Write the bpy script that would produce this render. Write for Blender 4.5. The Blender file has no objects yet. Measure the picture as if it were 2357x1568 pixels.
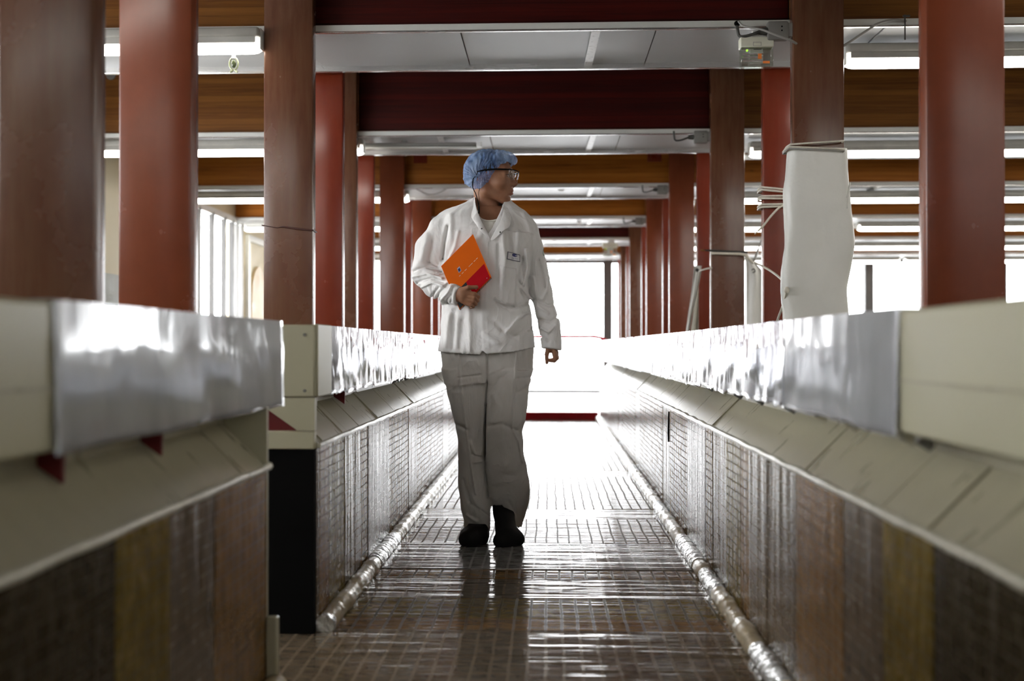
import bpy, bmesh, math, random
import numpy as np
import openvdb as vdb
from mathutils import Vector, Matrix, noise

R = math.radians
random.seed(7)
rng = np.random.RandomState(7)
sc = bpy.context.scene
COL = sc.collection

# ------------------------------------------------------------------ camera
CAMZ, YAW, PIT = 0.9, R(2.087), R(0.35)
cam_d = bpy.data.cameras.new('camera'); cam = bpy.data.objects.new('camera', cam_d); COL.objects.link(cam)
cam_d.lens = 35.0; cam_d.sensor_width = 36.0; cam_d.sensor_fit = 'HORIZONTAL'
cam.location = (0, 0, CAMZ); cam.rotation_euler = (R(90) + PIT, 0, YAW)
cam_d.clip_start = .05
cam_d.dof.use_dof = True; cam_d.dof.focus_distance = 4.55; cam_d.dof.aperture_fstop = 1.8
sc.camera = cam
FPX = 35 / 36 * 2357
CR = cam.rotation_euler.to_matrix()

def at(px, py, Y):
    """point of the room seen at a photo pixel, at distance Y down the corridor"""
    d = CR @ Vector(((px - 1178.5) / FPX, -(py - 784) / FPX, -1.0))
    return Vector((0, 0, CAMZ)) + d * (Y / d.y)

def ax(px, Y): return at(px, 784, Y).x
def az(py, Y, px=1178): return at(px, py, Y).z

# ------------------------------------------------------------------ sky, exposure
w = bpy.data.worlds.new('overcast_sky'); sc.world = w; w.use_nodes = True
wn = w.node_tree.nodes; bgn = wn['Background']
bgn.inputs[0].default_value = (.96, .98, 1.0, 1); bgn.inputs[1].default_value = 13.0
sc.view_settings.view_transform = 'Standard'; sc.view_settings.look = 'None'
sc.view_settings.gamma = 1.0; sc.view_settings.use_curve_mapping = False
sc.view_settings.exposure = 0.06
try:
    sc.cycles.max_bounces = 8; sc.cycles.transparent_max_bounces = 12
    sc.cycles.use_denoising = True; sc.cycles.sample_clamp_indirect = 8
except Exception: pass

# ------------------------------------------------------------------ materials
def sock(n, *names):
    for k in names:
        if k in n.inputs: return n.inputs[k]
MATS = {}
def newmat(name):
    m = bpy.data.materials.new(name); m.use_nodes = True
    nt = m.node_tree; b = nt.nodes['Principled BSDF']
    return m, nt, b
def setb(b, col=None, rough=None, metal=None, spec=None, coat=None, trans=None, ior=None):
    if col: b.inputs['Base Color'].default_value = (*col, 1)
    if rough is not None: b.inputs['Roughness'].default_value = rough
    if metal is not None: b.inputs['Metallic'].default_value = metal
    if spec is not None: b.inputs['Specular IOR Level'].default_value = spec
    if coat is not None: b.inputs['Coat Weight'].default_value = coat
    if trans is not None: b.inputs['Transmission Weight'].default_value = trans
    if ior is not None: b.inputs['IOR'].default_value = ior
def nz(nt, scale=5, detail=3, rough=.5, vec=None, stretch=None, dist=0):
    n = nt.nodes.new('ShaderNodeTexNoise'); n.inputs['Scale'].default_value = scale
    n.inputs['Detail'].default_value = detail; n.inputs['Roughness'].default_value = rough
    n.inputs['Distortion'].default_value = dist
    tc = nt.nodes.new('ShaderNodeTexCoord'); src = vec or tc.outputs['Object']
    if stretch:
        mp = nt.nodes.new('ShaderNodeMapping'); mp.inputs['Scale'].default_value = stretch
        nt.links.new(src, mp.inputs['Vector']); src = mp.outputs[0]
    nt.links.new(src, n.inputs['Vector'])
    return n.outputs['Fac']
def ramp(nt, fac, pts):
    r = nt.nodes.new('ShaderNodeValToRGB'); e = r.color_ramp.elements
    while len(e) < len(pts): e.new(.5)
    for el, (p, c) in zip(e, pts):
        el.position = p; el.color = (*c, 1) if len(c) == 3 else c
    nt.links.new(fac, r.inputs[0]); return r.outputs[0]
def rngmap(nt, fac, a, b, c, d):
    r = nt.nodes.new('ShaderNodeMapRange')
    for i, v in zip((1, 2, 3, 4), (a, b, c, d)): r.inputs[i].default_value = v
    nt.links.new(fac, r.inputs[0]); return r.outputs[0]
def math_(nt, op, a, b=None, c=None):
    n = nt.nodes.new('ShaderNodeMath'); n.operation = op
    for i, v in enumerate((a, b, c)):
        if v is None: continue
        if isinstance(v, (int, float)): n.inputs[i].default_value = v
        else: nt.links.new(v, n.inputs[i])
    return n.outputs[0]
def bump(nt, b, h, strength=.3, dist=.01):
    n = nt.nodes.new('ShaderNodeBump'); n.inputs['Strength'].default_value = strength
    n.inputs['Distance'].default_value = dist
    nt.links.new(h, n.inputs['Height'])
    prev = b.inputs['Normal'].links
    if prev: nt.links.new(prev[0].from_socket, n.inputs['Normal'])
    nt.links.new(n.outputs[0], b.inputs['Normal'])
def simple(name, col, rough=.5, metal=0, var=.12, scale=8, bmp=0, bscale=60, coat=0, spec=.5, stretch=None, bdist=.002):
    if name in MATS: return MATS[name]
    m, nt, b = newmat(name); setb(b, col, rough, metal, spec, coat)
    f = nz(nt, scale, 4, stretch=stretch)
    lo = tuple(c * (1 - var) for c in col); hi = tuple(min(1, c * (1 + var)) for c in col)
    nt.links.new(ramp(nt, f, [(.3, lo), (.7, hi)]), b.inputs['Base Color'])
    nt.links.new(rngmap(nt, f, .2, .8, rough * .8, min(1, rough * 1.2)), b.inputs['Roughness'])
    if bmp: bump(nt, b, nz(nt, bscale, 4, stretch=stretch), bmp, bdist)
    MATS[name] = m; return m
def emit(name, col, s):
    m = bpy.data.materials.new(name); m.use_nodes = True; nt = m.node_tree; nt.nodes.clear()
    e = nt.nodes.new('ShaderNodeEmission'); e.inputs[0].default_value = (*col, 1); e.inputs[1].default_value = s
    o = nt.nodes.new('ShaderNodeOutputMaterial'); nt.links.new(e.outputs[0], o.inputs[0]); return m

def red_paint(name, col, glare):
    m, nt, b = newmat(name); setb(b, col, .28, 0, .5)
    big = nz(nt, 2.5, 5, .6); fine = nz(nt, 25, 5, .6); streak = nz(nt, 6, 4, .6, stretch=(5, 5, .6))
    c1 = ramp(nt, big, [(.35, tuple(v * .85 for v in col)), (.65, tuple(min(1, v * 1.12) for v in col))])
    mix = nt.nodes.new('ShaderNodeMix'); mix.data_type = 'RGBA'
    nt.links.new(c1, mix.inputs[6]); mix.inputs[7].default_value = (col[0] * .8 + .07, col[1] + .045, col[2] + .022, 1)  # warm tube-light glare blended into the paint colour in streaks
    nt.links.new(rngmap(nt, streak, .35, .9, 0, glare), mix.inputs[0])
    nt.links.new(mix.outputs[2], b.inputs['Base Color'])
    rv = .04 if glare > .5 else .012
    nt.links.new(rngmap(nt, big, .3, .75, .27 - rv, .27 + rv), b.inputs['Roughness'])
    bump(nt, b, fine, .10, .001); bump(nt, b, nz(nt, 5, 3, stretch=(1.5, 1.5, .5)), .12, .006)
    return m
M_RED = red_paint('red_gloss_paint', (.17, .023, .009), .2)
M_RED2 = red_paint('orange_red_gloss_paint', (.20, .045, .017), .15)
M_BROWN = red_paint('glare_brown_red_paint', (.12, .042, .022), .8)  # red paint browned to carry the glare of the tube lights
M_COLS = [M_RED, M_RED2, M_BROWN]

def wood(name, c1, c2, knots=.6, rough=.42):
    m, nt, b = newmat(name); setb(b, c1, rough, 0, .2)
    tc = nt.nodes.new('ShaderNodeTexCoord'); sep = nt.nodes.new('ShaderNodeSeparateXYZ'); nt.links.new(tc.outputs['Object'], sep.inputs[0])
    g = nz(nt, 6, 5, .6, stretch=(.35, 3, 9), dist=.6)
    lam = math_(nt, 'FRACT', math_(nt, 'MULTIPLY', sep.outputs[2], 1 / .045))
    line = math_(nt, 'LESS_THAN', lam, .05)
    lamid = math_(nt, 'FLOOR', math_(nt, 'MULTIPLY', sep.outputs[2], 1 / .045))
    wn_ = nt.nodes.new('ShaderNodeTexWhiteNoise'); wn_.noise_dimensions = '1D'; nt.links.new(lamid, wn_.inputs['W'])
    f = math_(nt, 'ADD', math_(nt, 'MULTIPLY', g, .75), math_(nt, 'MULTIPLY', wn_.outputs['Value'], .25))
    f = math_(nt, 'SUBTRACT', f, math_(nt, 'MULTIPLY', line, .25))
    k = nz(nt, 5.5, 1, stretch=(1, 1, 1.8)); kk = rngmap(nt, k, .76, .86, 0, knots * .6)
    f = math_(nt, 'SUBTRACT', f, kk)
    nt.links.new(ramp(nt, f, [(.15, tuple(v * .45 for v in c2)), (.4, c2), (.7, c1)]), b.inputs['Base Color'])
    bump(nt, b, f, .2, .003); return m
M_WOOD = wood('bare_glulam_wood', (.42, .15, .020), (.30, .095, .012))
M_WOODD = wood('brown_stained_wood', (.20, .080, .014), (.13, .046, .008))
M_WOODR = wood('dark_red_painted_wood', (.070, .005, .003), (.035, .003, .002), .3, .5)

def laminate(name, col, gloss, line_dark, silver=0.0, wave=.35):
    """reinforced glossy sheet: yarn grid pressed into clear film, scuffed"""
    m, nt, b = newmat(name); setb(b, col, gloss, silver, .5, ior=1.65)
    tc = nt.nodes.new('ShaderNodeTexCoord')
    wob = nt.nodes.new('ShaderNodeTexNoise'); wob.inputs['Scale'].default_value = 4; nt.links.new(tc.outputs['Object'], wob.inputs['Vector'])
    sub = nt.nodes.new('ShaderNodeVectorMath'); sub.operation = 'MULTIPLY_ADD'
    nt.links.new(wob.outputs['Color'], sub.inputs[0]); sub.inputs[1].default_value = (.016, .016, .016)
    nt.links.new(tc.outputs['Object'], sub.inputs[2])
    sep = nt.nodes.new('ShaderNodeSeparateXYZ'); nt.links.new(sub.outputs[0], sep.inputs[0])
    def lines(s, pitch, wd):
        fr = math_(nt, 'FRACT', math_(nt, 'MULTIPLY', s, 1 / pitch))
        d = math_(nt, 'ABSOLUTE', math_(nt, 'SUBTRACT', fr, .5))
        return rngmap(nt, d, .5 - wd, .5 - wd * .5, 0, 1)
    geo = nt.nodes.new('ShaderNodeNewGeometry'); sn = nt.nodes.new('ShaderNodeSeparateXYZ'); nt.links.new(geo.outputs['True Normal'], sn.inputs[0])
    up = math_(nt, 'GREATER_THAN', math_(nt, 'ABSOLUTE', sn.outputs[2]), .7)
    side = math_(nt, 'SUBTRACT', 1, up)
    lx = math_(nt, 'MULTIPLY', lines(sep.outputs[0], .052, .12), up)
    ly = math_(nt, 'MULTIPLY', lines(sep.outputs[1], .05, .07), math_(nt, 'ADD', math_(nt, 'MULTIPLY', up, .25), math_(nt, 'MULTIPLY', side, .35)))
    lz = math_(nt, 'MULTIPLY', math_(nt, 'MULTIPLY', lines(sep.outputs[2], .03, .10), .6), side)
    L = math_(nt, 'MAXIMUM', math_(nt, 'MAXIMUM', lx, ly), lz)
    sc_ = nz(nt, 14, 5, .65, stretch=(1, 2.2, 1)); fine = nz(nt, 90, 3)
    cb = ramp(nt, sc_, [(.3, tuple(v * .6 for v in col)), (.7, tuple(min(1, v * 1.5) for v in col))])
    mix = nt.nodes.new('ShaderNodeMix'); mix.data_type = 'RGBA'; nt.links.new(cb, mix.inputs[6])
    lc = tuple(v * .35 for v in col) if line_dark else tuple(min(1, v * 1.6 + .03) for v in col)
    mix.inputs[7].default_value = (*lc, 1); nt.links.new(math_(nt, 'MULTIPLY', L, .8), mix.inputs[0])
    nt.links.new(mix.outputs[2], b.inputs['Base Color'])
    rr = math_(nt, 'ADD', rngmap(nt, sc_, .35, .75, gloss * .45, gloss * 1.3), math_(nt, 'MULTIPLY', L, .35 if line_dark else .06))
    rr = math_(nt, 'ADD', rr, math_(nt, 'MULTIPLY', side, .16))
    nt.links.new(rr, b.inputs['Roughness'])
    spv = math_(nt, 'SUBTRACT', .5, math_(nt, 'MULTIPLY', L, .4 if line_dark else .0))
    nt.links.new(math_(nt, 'MULTIPLY', spv, math_(nt, 'SUBTRACT', 1, math_(nt, 'MULTIPLY', side, .45 if silver > .2 else .72))), b.inputs['Specular IOR Level'])
    hgt = math_(nt, 'MULTIPLY', L, -1.0 if line_dark else 1.0)
    bump(nt, b, hgt, .10, .0010); bump(nt, b, nz(nt, 4, 3, stretch=(.3, 5, .3)), wave, .006); bump(nt, b, nz(nt, 20, 2, stretch=(.3, 4, .3)), .15, .0012)
    return m
LAM = {'brown': laminate('brown_laminate', (.23, .130, .048), .10, True),
       'grey': laminate('grey_laminate', (.15, .112, .072), .09, False, .15, .8),
       'mustard': laminate('mustard_laminate', (.20, .14, .034), .12, True),
       'dark': laminate('dark_laminate', (.045, .034, .018), .13, False, .05, .6),
       'silver': laminate('silver_laminate', (.34, .33, .32), .09, False, .3, .5)}

def film(name, col, wr=.6, alpha=.88, metal=.45, rough=.06):
    m, nt, b = newmat(name); setb(b, col, rough, metal, .7, .5)
    b.inputs['Coat Roughness'].default_value = .04
    nt.links.new(ramp(nt, nz(nt, 5, 4, stretch=(1, 2, .7)), [(.35, tuple(v * .82 for v in col)), (.65, col)]), b.inputs['Base Color'])
    bump(nt, b, nz(nt, 2.2, 2, stretch=(2, 2.5, 1.2), dist=.8), wr * .5, .02); bump(nt, b, nz(nt, 9, 2, stretch=(2, 3, .5)), wr * .25, .005)
    b.inputs['Alpha'].default_value = alpha
    return m
M_FILM = film('clear_wrinkled_film', (.60, .62, .68))
M_FILMN = film('smooth_clear_film', (.50, .51, .54), .35, .80, .08, .13)
M_CREAM = simple('cream_painted_metal', (.50, .475, .34), .33, var=.05, scale=3)
M_SHOULD = simple('beige_grey_sheet', (.43, .40, .29), .3, var=.06, scale=6, stretch=(1, 3, 1), bmp=.05, bscale=20)
M_BEAD = simple('pale_plastic_bead', (.62, .60, .50), .22, var=.12, scale=30, bmp=.5, bscale=40)
M_PIPE = simple('foil_wrapped_cove', (.52, .43, .27), .2, metal=.1, var=.2, scale=18, bmp=.6, bscale=24, bdist=.006)
M_PIPES = simple('silver_wrapped_cove', (.70, .70, .68), .14, metal=.55, var=.25, scale=30, bmp=1.0, bscale=35, bdist=.014)
M_BLACK = simple('black_rubber', (.004, .004, .004), .9, spec=.1)
M_REDD = simple('shaded_red_bracket', (.13, .004, .006), .5, var=.05)  # shade under the rail is put into this darker bracket red
M_REDK = simple('red_kerb_paint', (.60, .004, .016), .5, var=.05)
M_PANEL = simple('grey_white_soffit_sheet', (.52, .53, .54), .38, var=.05, scale=2)
M_ALU = simple('polished_aluminium', (.72, .72, .72), .25, metal=.85, var=.08, scale=4, stretch=(.6, 5, 5))
M_WHITEM = simple('white_enamel', (.70, .71, .68), .35, var=.04)
M_TAPE = simple('white_tape', (.82, .82, .82), .3, var=.08, scale=40)
M_GREY = simple('grey_plastic', (.20, .195, .185), .45, var=.08)
M_DGREY = simple('dark_grey_cable', (.055, .055, .05), .45)
M_LCABLE = simple('light_grey_cable', (.32, .31, .29), .45)
M_CORD = simple('white_cord', (.72, .68, .58), .5, var=.1, scale=60)
M_FRAME = simple('dark_window_frame', (.055, .052, .05), .45)
M_WALL = simple('cream_wall_paint', (.62, .54, .36), .6, var=.05, scale=2)
M_WALLW = simple('white_wall_paint', (.60, .58, .52), .6, var=.04, scale=2)
M_CEIL = simple('grey_ceiling_paint', (.35, .34, .32), .7)
M_HFLOOR = simple('grey_hall_floor', (.20, .20, .19), .35, var=.15, scale=3)
M_SHEET = simple('white_tarpaulin', (.78, .78, .74), .36, var=.03, scale=5, bmp=.5, bscale=6, bdist=.02)
M_GROUND = simple('pale_yard_concrete', (.5, .5, .5), .8)
M_TUBE = emit('fluorescent_diffuser', (1.0, .955, .87), 18)
M_LED = emit('green_led', (.55, 1.0, .1), .9)
def glass(name, tint=(1, 1, 1), gl=.06):
    m = bpy.data.materials.new(name); m.use_nodes = True; nt = m.node_tree; nt.nodes.clear()
    t = nt.nodes.new('ShaderNodeBsdfTransparent'); t.inputs[0].default_value = (*tint, 1)
    g = nt.nodes.new('ShaderNodeBsdfGlossy'); g.inputs['Roughness'].default_value = .02
    mx = nt.nodes.new('ShaderNodeMixShader'); mx.inputs[0].default_value = gl
    o = nt.nodes.new('ShaderNodeOutputMaterial')
    nt.links.new(t.outputs[0], mx.inputs[1]); nt.links.new(g.outputs[0], mx.inputs[2]); nt.links.new(mx.outputs[0], o.inputs[0]); return m
M_GLASS = glass('window_glass')
M_ACRYL = glass('acrylic_plate', (.93, .97, .93), .22)

# ------------------------------------------------------------------ object helpers
def tag(o, label=None, cat=None, group=None, kind=None):
    if label: o['label'] = label
    if cat: o['category'] = cat
    if group: o['group'] = group
    if kind: o['kind'] = kind
    return o
def adopt(o, parent):
    o.parent = parent
    if parent is not None:
        m = Matrix.Identity(4); p = parent
        while p is not None:
            m = p.matrix_basis @ m if p.parent is None else p.matrix_basis @ m
            p = p.parent
        o.matrix_parent_inverse = m.inverted() if parent.parent is None else Matrix.Identity(4)
def empty(name, loc=(0, 0, 0), **k):
    o = bpy.data.objects.new(name, None); o.location = loc; o.empty_display_size = .1; COL.objects.link(o); return tag(o, **k)
def link(name, me, mat, parent=None, smooth=None, **k):
    if not isinstance(mat, (list, tuple)): mat = [mat]
    for m in mat: me.materials.append(m)
    o = bpy.data.objects.new(name, me); COL.objects.link(o)
    if parent is not None: adopt(o, parent)
    if smooth is not None:
        if smooth is True: me.shade_smooth()
        else: me.set_sharp_from_angle(angle=R(smooth))
    return tag(o, **k)
class MB:
    def __init__(s): s.bm = bmesh.new()
    def box(s, x0, x1, y0, y1, z0, z1, bev=0, seg=1):
        vs = [s.bm.verts.new(p) for p in ((x0,y0,z0),(x1,y0,z0),(x1,y1,z0),(x0,y1,z0),(x0,y0,z1),(x1,y0,z1),(x1,y1,z1),(x0,y1,z1))]
        fs = [s.bm.faces.new([vs[i] for i in f]) for f in ((3,2,1,0),(4,5,6,7),(0,1,5,4),(1,2,6,5),(2,3,7,6),(3,0,4,7))]
        if bev:
            es = list({e for f in fs for e in f.edges})
            bmesh.ops.bevel(s.bm, geom=es, offset=bev, segments=seg, affect='EDGES', profile=.5)
        return s
    def prism(s, poly, axis, a, b):
        """poly of 2D points, extruded along axis from a to b"""
        def P(p, t):
            return {'y': (p[0], t, p[1]), 'x': (t, p[0], p[1]), 'z': (p[0], p[1], t)}[axis]
        A = [s.bm.verts.new(P(p, a)) for p in poly]; B = [s.bm.verts.new(P(p, b)) for p in poly]
        n = len(poly); s.bm.faces.new(A[::-1]); s.bm.faces.new(B)
        for i in range(n): s.bm.faces.new((A[i], A[(i + 1) % n], B[(i + 1) % n], B[i]))
        return s
    def tube(s, pts, r, n=10, cap=True):
        pts = [Vector(p) for p in pts]; rs = r if isinstance(r, (list, tuple)) else [r] * len(pts)
        rings = []; t0 = (pts[1] - pts[0]).normalized()
        up = Vector((0, 0, 1)) if abs(t0.z) < .9 else Vector((1, 0, 0))
        u = t0.cross(up).normalized()
        for i, p in enumerate(pts):
            t = (pts[min(i + 1, len(pts) - 1)] - pts[max(i - 1, 0)]).normalized()
            u = (u - t * u.dot(t)).normalized(); v = t.cross(u)
            rings.append([s.bm.verts.new(p + (u * math.cos(2*math.pi*k/n) + v * math.sin(2*math.pi*k/n)) * rs[i]) for k in range(n)])
        for a, b in zip(rings, rings[1:]):
            for k in range(n): s.bm.faces.new((a[k], a[(k+1) % n], b[(k+1) % n], b[k]))
        if cap: s.bm.faces.new(rings[0][::-1]); s.bm.faces.new(rings[-1])
        return s
    def sphere(s, c, r, u=14, v=9):
        m = Matrix.Translation(Vector(c)) @ Matrix.Diagonal((*([r] * 3 if isinstance(r, (int, float)) else r), 1))
        bmesh.ops.create_uvsphere(s.bm, u_segments=u, v_segments=v, radius=1, matrix=m); return s
    def mesh(s, name='m'):
        bmesh.ops.recalc_face_normals(s.bm, faces=s.bm.faces)
        me = bpy.data.meshes.new(name); s.bm.to_mesh(me); s.bm.free(); return me
    def build(s, name, mat, parent=None, smooth=40, **k):
        return link(name, s.mesh(name), mat, parent, smooth, **k)
def spline(pts, n=6):
    pts = [Vector(p) for p in pts]; out = []
    for i in range(len(pts) - 1):
        p0, p1, p2, p3 = pts[max(i-1, 0)], pts[i], pts[i+1], pts[min(i+2, len(pts)-1)]
        for k in range(n):
            t = k / n
            out.append(.5 * ((2*p1) + (p2-p0)*t + (2*p0-5*p1+4*p2-p3)*t*t + (3*p1-p0-3*p2+p3)*t**3))
    return out + [pts[-1]]
def copy_tree(o, parent=None):
    c = o.copy(); COL.objects.link(c)
    if parent is not None: c.parent = parent
    for ch in [x for x in bpy.data.objects if x.parent == o]: copy_tree(ch, c)
    return c

# ================================================================== STRUCTURE
Y0, PITCH = 5.05, 2.5
LW, RW = -.73, .63            # inner faces of the two corridor barriers
YB, YF = -6.0, 19.5           # rear and far ends of the hall
XL, XR = -4.0, 11.5
ZC = 3.3

fl = MB().box(XL - .2, XR + .2, YB - .2, YF + .2, -.25, -.02).build('floor', M_HFLOOR, kind='structure')
bands = [(-1.2, .5, 'dark'), (.5, 1.0, 'brown'), (1.0, 1.66, 'dark'), (1.66, 1.9, 'mustard'), (1.9, 2.16, 'grey'), (2.16, 2.56, 'brown'),
         (2.56, 2.9, 'grey'), (2.9, 3.16, 'grey'), (3.16, 3.3, 'brown'), (3.3, 3.56, 'mustard'), (3.56, 3.86, 'grey'), (3.86, 4.02, 'brown'), (4.02, 4.54, 'silver'),
         (4.54, 5.2, 'brown'), (5.2, 5.52, 'grey'), (5.52, 6.9, 'brown'), (6.9, 7.25, 'grey'), (7.25, 8.6, 'brown'),
         (8.6, 9.0, 'grey'), (9.0, 10.6, 'brown'), (10.6, 12.35, 'grey')]
for i, (a, b_, k) in enumerate(bands):
    dz = {'silver': .004, 'mustard': .0}.get(k, .001 * (i % 2))
    MB().box(LW - (.3 if a < 3.1 else 0.0), RW, a + .001, b_ - .001, -.02, dz).build('floor_panel', LAM[k], fl)
# landing beyond the corridor: pale glossy vinyl
M_LAND = simple('pale_landing_vinyl', (.62, .62, .62), .2, var=.05, scale=3)
MB().box(-3.9, 4.0, 12.47, YF, -.02, .004).build('landing_floor', M_LAND, fl)
MB().box(-.73, .62, 12.37, 12.46, -.02, .085, .008).build('end_kerb', M_REDK, label='low red kerb across the far end of the corridor floor', cat='kerb')

MB().box(XL - .2, XR + .2, YB - .2, YF + .2, ZC, ZC + .2).build('ceiling', M_CEIL, kind='structure')
# left wall with a window bay far down
wl = MB()
wl.box(XL - .2, XL, YB, 1.0, 0, ZC); wl.box(XL - .2, XL, 6.8, 10.9, 0, ZC); wl.box(XL - .2, XL, 1.0, 6.8, 2.45, ZC); wl.box(XL - .2, XL, 1.0, 6.8, 0, 1.4); wl.box(XL - .2, XL, 12.85, YF, 0, ZC)
wl.box(XL - .2, XL, 10.9, 12.85, 2.55, ZC); wl.box(XL - .2, XL, 10.9, 12.85, 0, .45)
wall_l = wl.build('wall_left', M_WALL, kind='structure')
win = empty('window_2', (XL, 11.9, .45), kind='structure')
MB().box(XL - .1, XL + .03, 10.9, 12.85, 2.47, 2.55).box(XL - .1, XL + .03, 10.9, 12.85, .45, .53).build('window_frame', M_WHITEM, win)
for y in (10.93, 11.22, 11.68, 12.12, 12.42, 12.60, 12.80):
    MB().box(XL - .02, XL + .03, y - .03, y + .03, .5, 2.5).build('mullion', M_FRAME if y < 12.5 else M_GREY, win)
MB().box(XL - .07, XL - .06, 10.9, 12.85, .5, 2.5).build('pane', M_GLASS, win)
fill_win = empty('window_4', (XL, 4.0, 1.4), kind='structure')  # unseen window, added to light the jacket from the side
MB().box(XL - .1, XL + .03, 1.0, 6.8, 2.40, 2.45).box(XL - .1, XL + .03, 1.0, 6.8, 1.4, 1.45).build('window_frame', M_FRAME, fill_win)
for y in (1.04, 2.5, 3.9, 5.4, 6.76): MB().box(XL - .08, XL + .03, y - .04, y + .04, 1.4, 2.45).build('mullion', M_FRAME, fill_win)
MB().box(XL - .07, XL - .06, 1.0, 6.8, 1.4, 2.45).build('pane', M_GLASS, fill_win)
# arched recess and door panel after the window
dr = empty('door_1', (XL, 13.6, 0), kind='structure')
poly = [(13.2, 0), (13.2, 1.45)] + [(13.55 - .35 * math.cos(t), 1.45 + .55 * math.sin(t)) for t in np.linspace(0, math.pi, 12)][1:-1] + [(13.9, 1.45), (13.9, 0)]
MB().prism(poly, 'x', XL, XL + .03).build('door_panel', simple('tan_door_paint', (.55, .40, .20), .5), dr)
MB().box(XL, XL + .05, 13.0, 13.08, 0, 2.3).box(XL, XL + .05, 14.05, 14.13, 0, 2.3).box(XL, XL + .05, 13.0, 14.13, 2.3, 2.38).build('door_frame', M_WHITEM, dr)
MB().box(XR, XR + .2, YB, YF, 0, ZC).build('wall_right', M_WALLW, kind='structure')

def window_wall(name_w, yw, z0, z1, mull, idx, thick=.2, names=('wall_back',)):
    s = 1 if yw > 0 else -1
    wb = MB().box(XL, XR, yw, yw + s * thick, z1, ZC)
    if z0 > 0: wb.box(XL, XR, yw, yw + s * thick, 0, z0)
    wb.build(name_w, M_WALLW, kind='structure')
    wi = empty('window_%d' % idx, (0, yw, z0), kind='structure')
    MB().box(XL, XR, yw - .04, yw + .06, z1 - .065, z1 + .01).box(XL, XR, yw - .04, yw + .06, z0 - .01, z0 + .05).build('window_frame', M_FRAME, wi)
    xs = [XL] + mull + [XR]
    for x in mull: MB().box(x - .085, x + .085, yw - .05, yw + .08, z0, z1, .01).build('mullion', M_FRAME, wi)
    for a, b_ in zip(xs, xs[1:]):
        MB().box(a, b_, yw + .01, yw + .02, z0, z1).build('pane', M_GLASS, wi)
    return wi
WZ = az(599, YF, 1300)
wf = window_wall('wall_back', YF, 0.0, WZ, [-3.88, -1.35, 1.16, 3.68, 6.2, 8.72, 11.2], 1)
MB().box(XL, XR, YF - .03, YF + .03, .30, .33).build('transom', M_WHITEM, wf)
window_wall('wall_front', YB, 2.3, 2.6, [-1.5, 1.0, 3.5, 6.0, 8.5], 3)  # window band behind the camera is unseen, added and sized for fill light
MB().box(-60, 70, YF + .5, 90, -.4, -.3).build('ground', M_GROUND, kind='structure')

# ------------------------------------------------------------------ columns
CW, CD = .25, .075
def column_mesh():
    m = MB().box(0, CW, 0, CD, -.02, ZC, .012, 2); return m.mesh('column')
col_me = [column_mesh() for _ in range(3)]
for me, mt in zip(col_me, M_COLS): me.materials.append(mt); me.set_sharp_from_angle(angle=R(40))
plate_me = MB().box(-.02, CW + .02, -.02, CD + .02, -.02, .0).mesh('p'); plate_me.materials.append(M_RED)
def column(x, y, kind, label, group=None):
    e = empty('steel_column', (x, y, 0), label=label, cat='column', kind='thing')
    if group: e['group'] = group
    for nm, me in (('shaft', col_me[kind]), ('base_plate', plate_me)):
        o = bpy.data.objects.new(nm, me); COL.objects.link(o); o.parent = e
    return e
# left row: (pixel of the edge facing the walkway, distance, paint)
ordn = ['first', 'second', 'third', 'fourth', 'fifth', 'sixth', 'seventh', 'eighth', 'ninth', 'tenth', 'eleventh', 'twelfth', 'thirteenth', 'fourteenth']
Lc = [(215, 2.45, 2, 'wide dark brown column at the left edge of the photo, blurred'),
      (440, 3.27, 1, 'blurred plain red column beside the dark brown one at the left edge'),
      (719, 4.95, 2, 'glare-streaked brown column with a dark cord tied round it'),
      (788, 5.80, 0, 'red column with a ragged paint edge right behind the corded brown column'),
      (820, 7.45, 2, 'narrow dull brown column with small dark pockmarks, fifth of the left row'),
      (860, 8.30, 0, 'red column with a glare-streaked shiny top, sixth of the left row'),
      (930, 9.95, 1, 'broad orange red column directly right of the stacked light blobs on the left'),
      (947, 10.80, 0, 'thin sliver of red column left of the man\'s raised elbow, eighth of the left row'),
      (993, 12.45, 1, 'red column right behind the man\'s bent arm, ninth of the left row'),
      (1010, 13.30, 0, 'tenth column of the left row, a dark red sliver beside the man\'s waist'),
      (1038, 14.95, 0, 'eleventh column of the left row, hidden mostly behind the man'),
      (1050, 15.80, 1, 'twelfth column of the left row, hidden mostly behind the man'),
      (1070, 17.45, 0, 'thirteenth column of the left row, close to the far window'),
      (1078, 18.30, 1, 'last column of the left row, beside the far window')]
for px, Y, k, lab in Lc: column(ax(px, Y) - CW, Y, k, lab)
Rc = [(2133, 3.20, 1, 'wide blurred plain red column at the right edge of the photo'),
      (1827, 4.95, 2, 'glossy brown column with a white tarpaulin wrapped round it'),
      (1758, 5.80, 0, 'red column with white cord coiled round it, left of the white tarpaulin'),
      (1637, 7.45, 2, 'mottled brown column with a dark rod and white strap tied across it'),
      (1605, 8.30, 0, 'dark red column right behind the mottled brown one, white strip beside it'),
      (1541, 9.95, 1, 'orange red column, sixth of the right row, left of the light blobs'),
      (1526, 10.80, 0, 'thin red sliver of column, seventh of the right row'),
      (1488, 12.45, 1, 'orange red column, eighth of the right row, left of a thin sliver'),
      (1477, 13.30, 0, 'ninth column of the right row, a thin red sliver'),
      (1449, 14.95, 2, 'dull brown column, tenth of the right row'),
      (1442, 15.80, 0, 'eleventh column of the right row, a deep red sliver'),
      (1428, 17.45, 2, 'twelfth column of the right row, dull brown and narrow'),
      (1422, 18.30, 0, 'last column of the right row, beside the bright strip of far window')]
for px, Y, k, lab in Rc: column(ax(px, Y), Y, k, lab)
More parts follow.
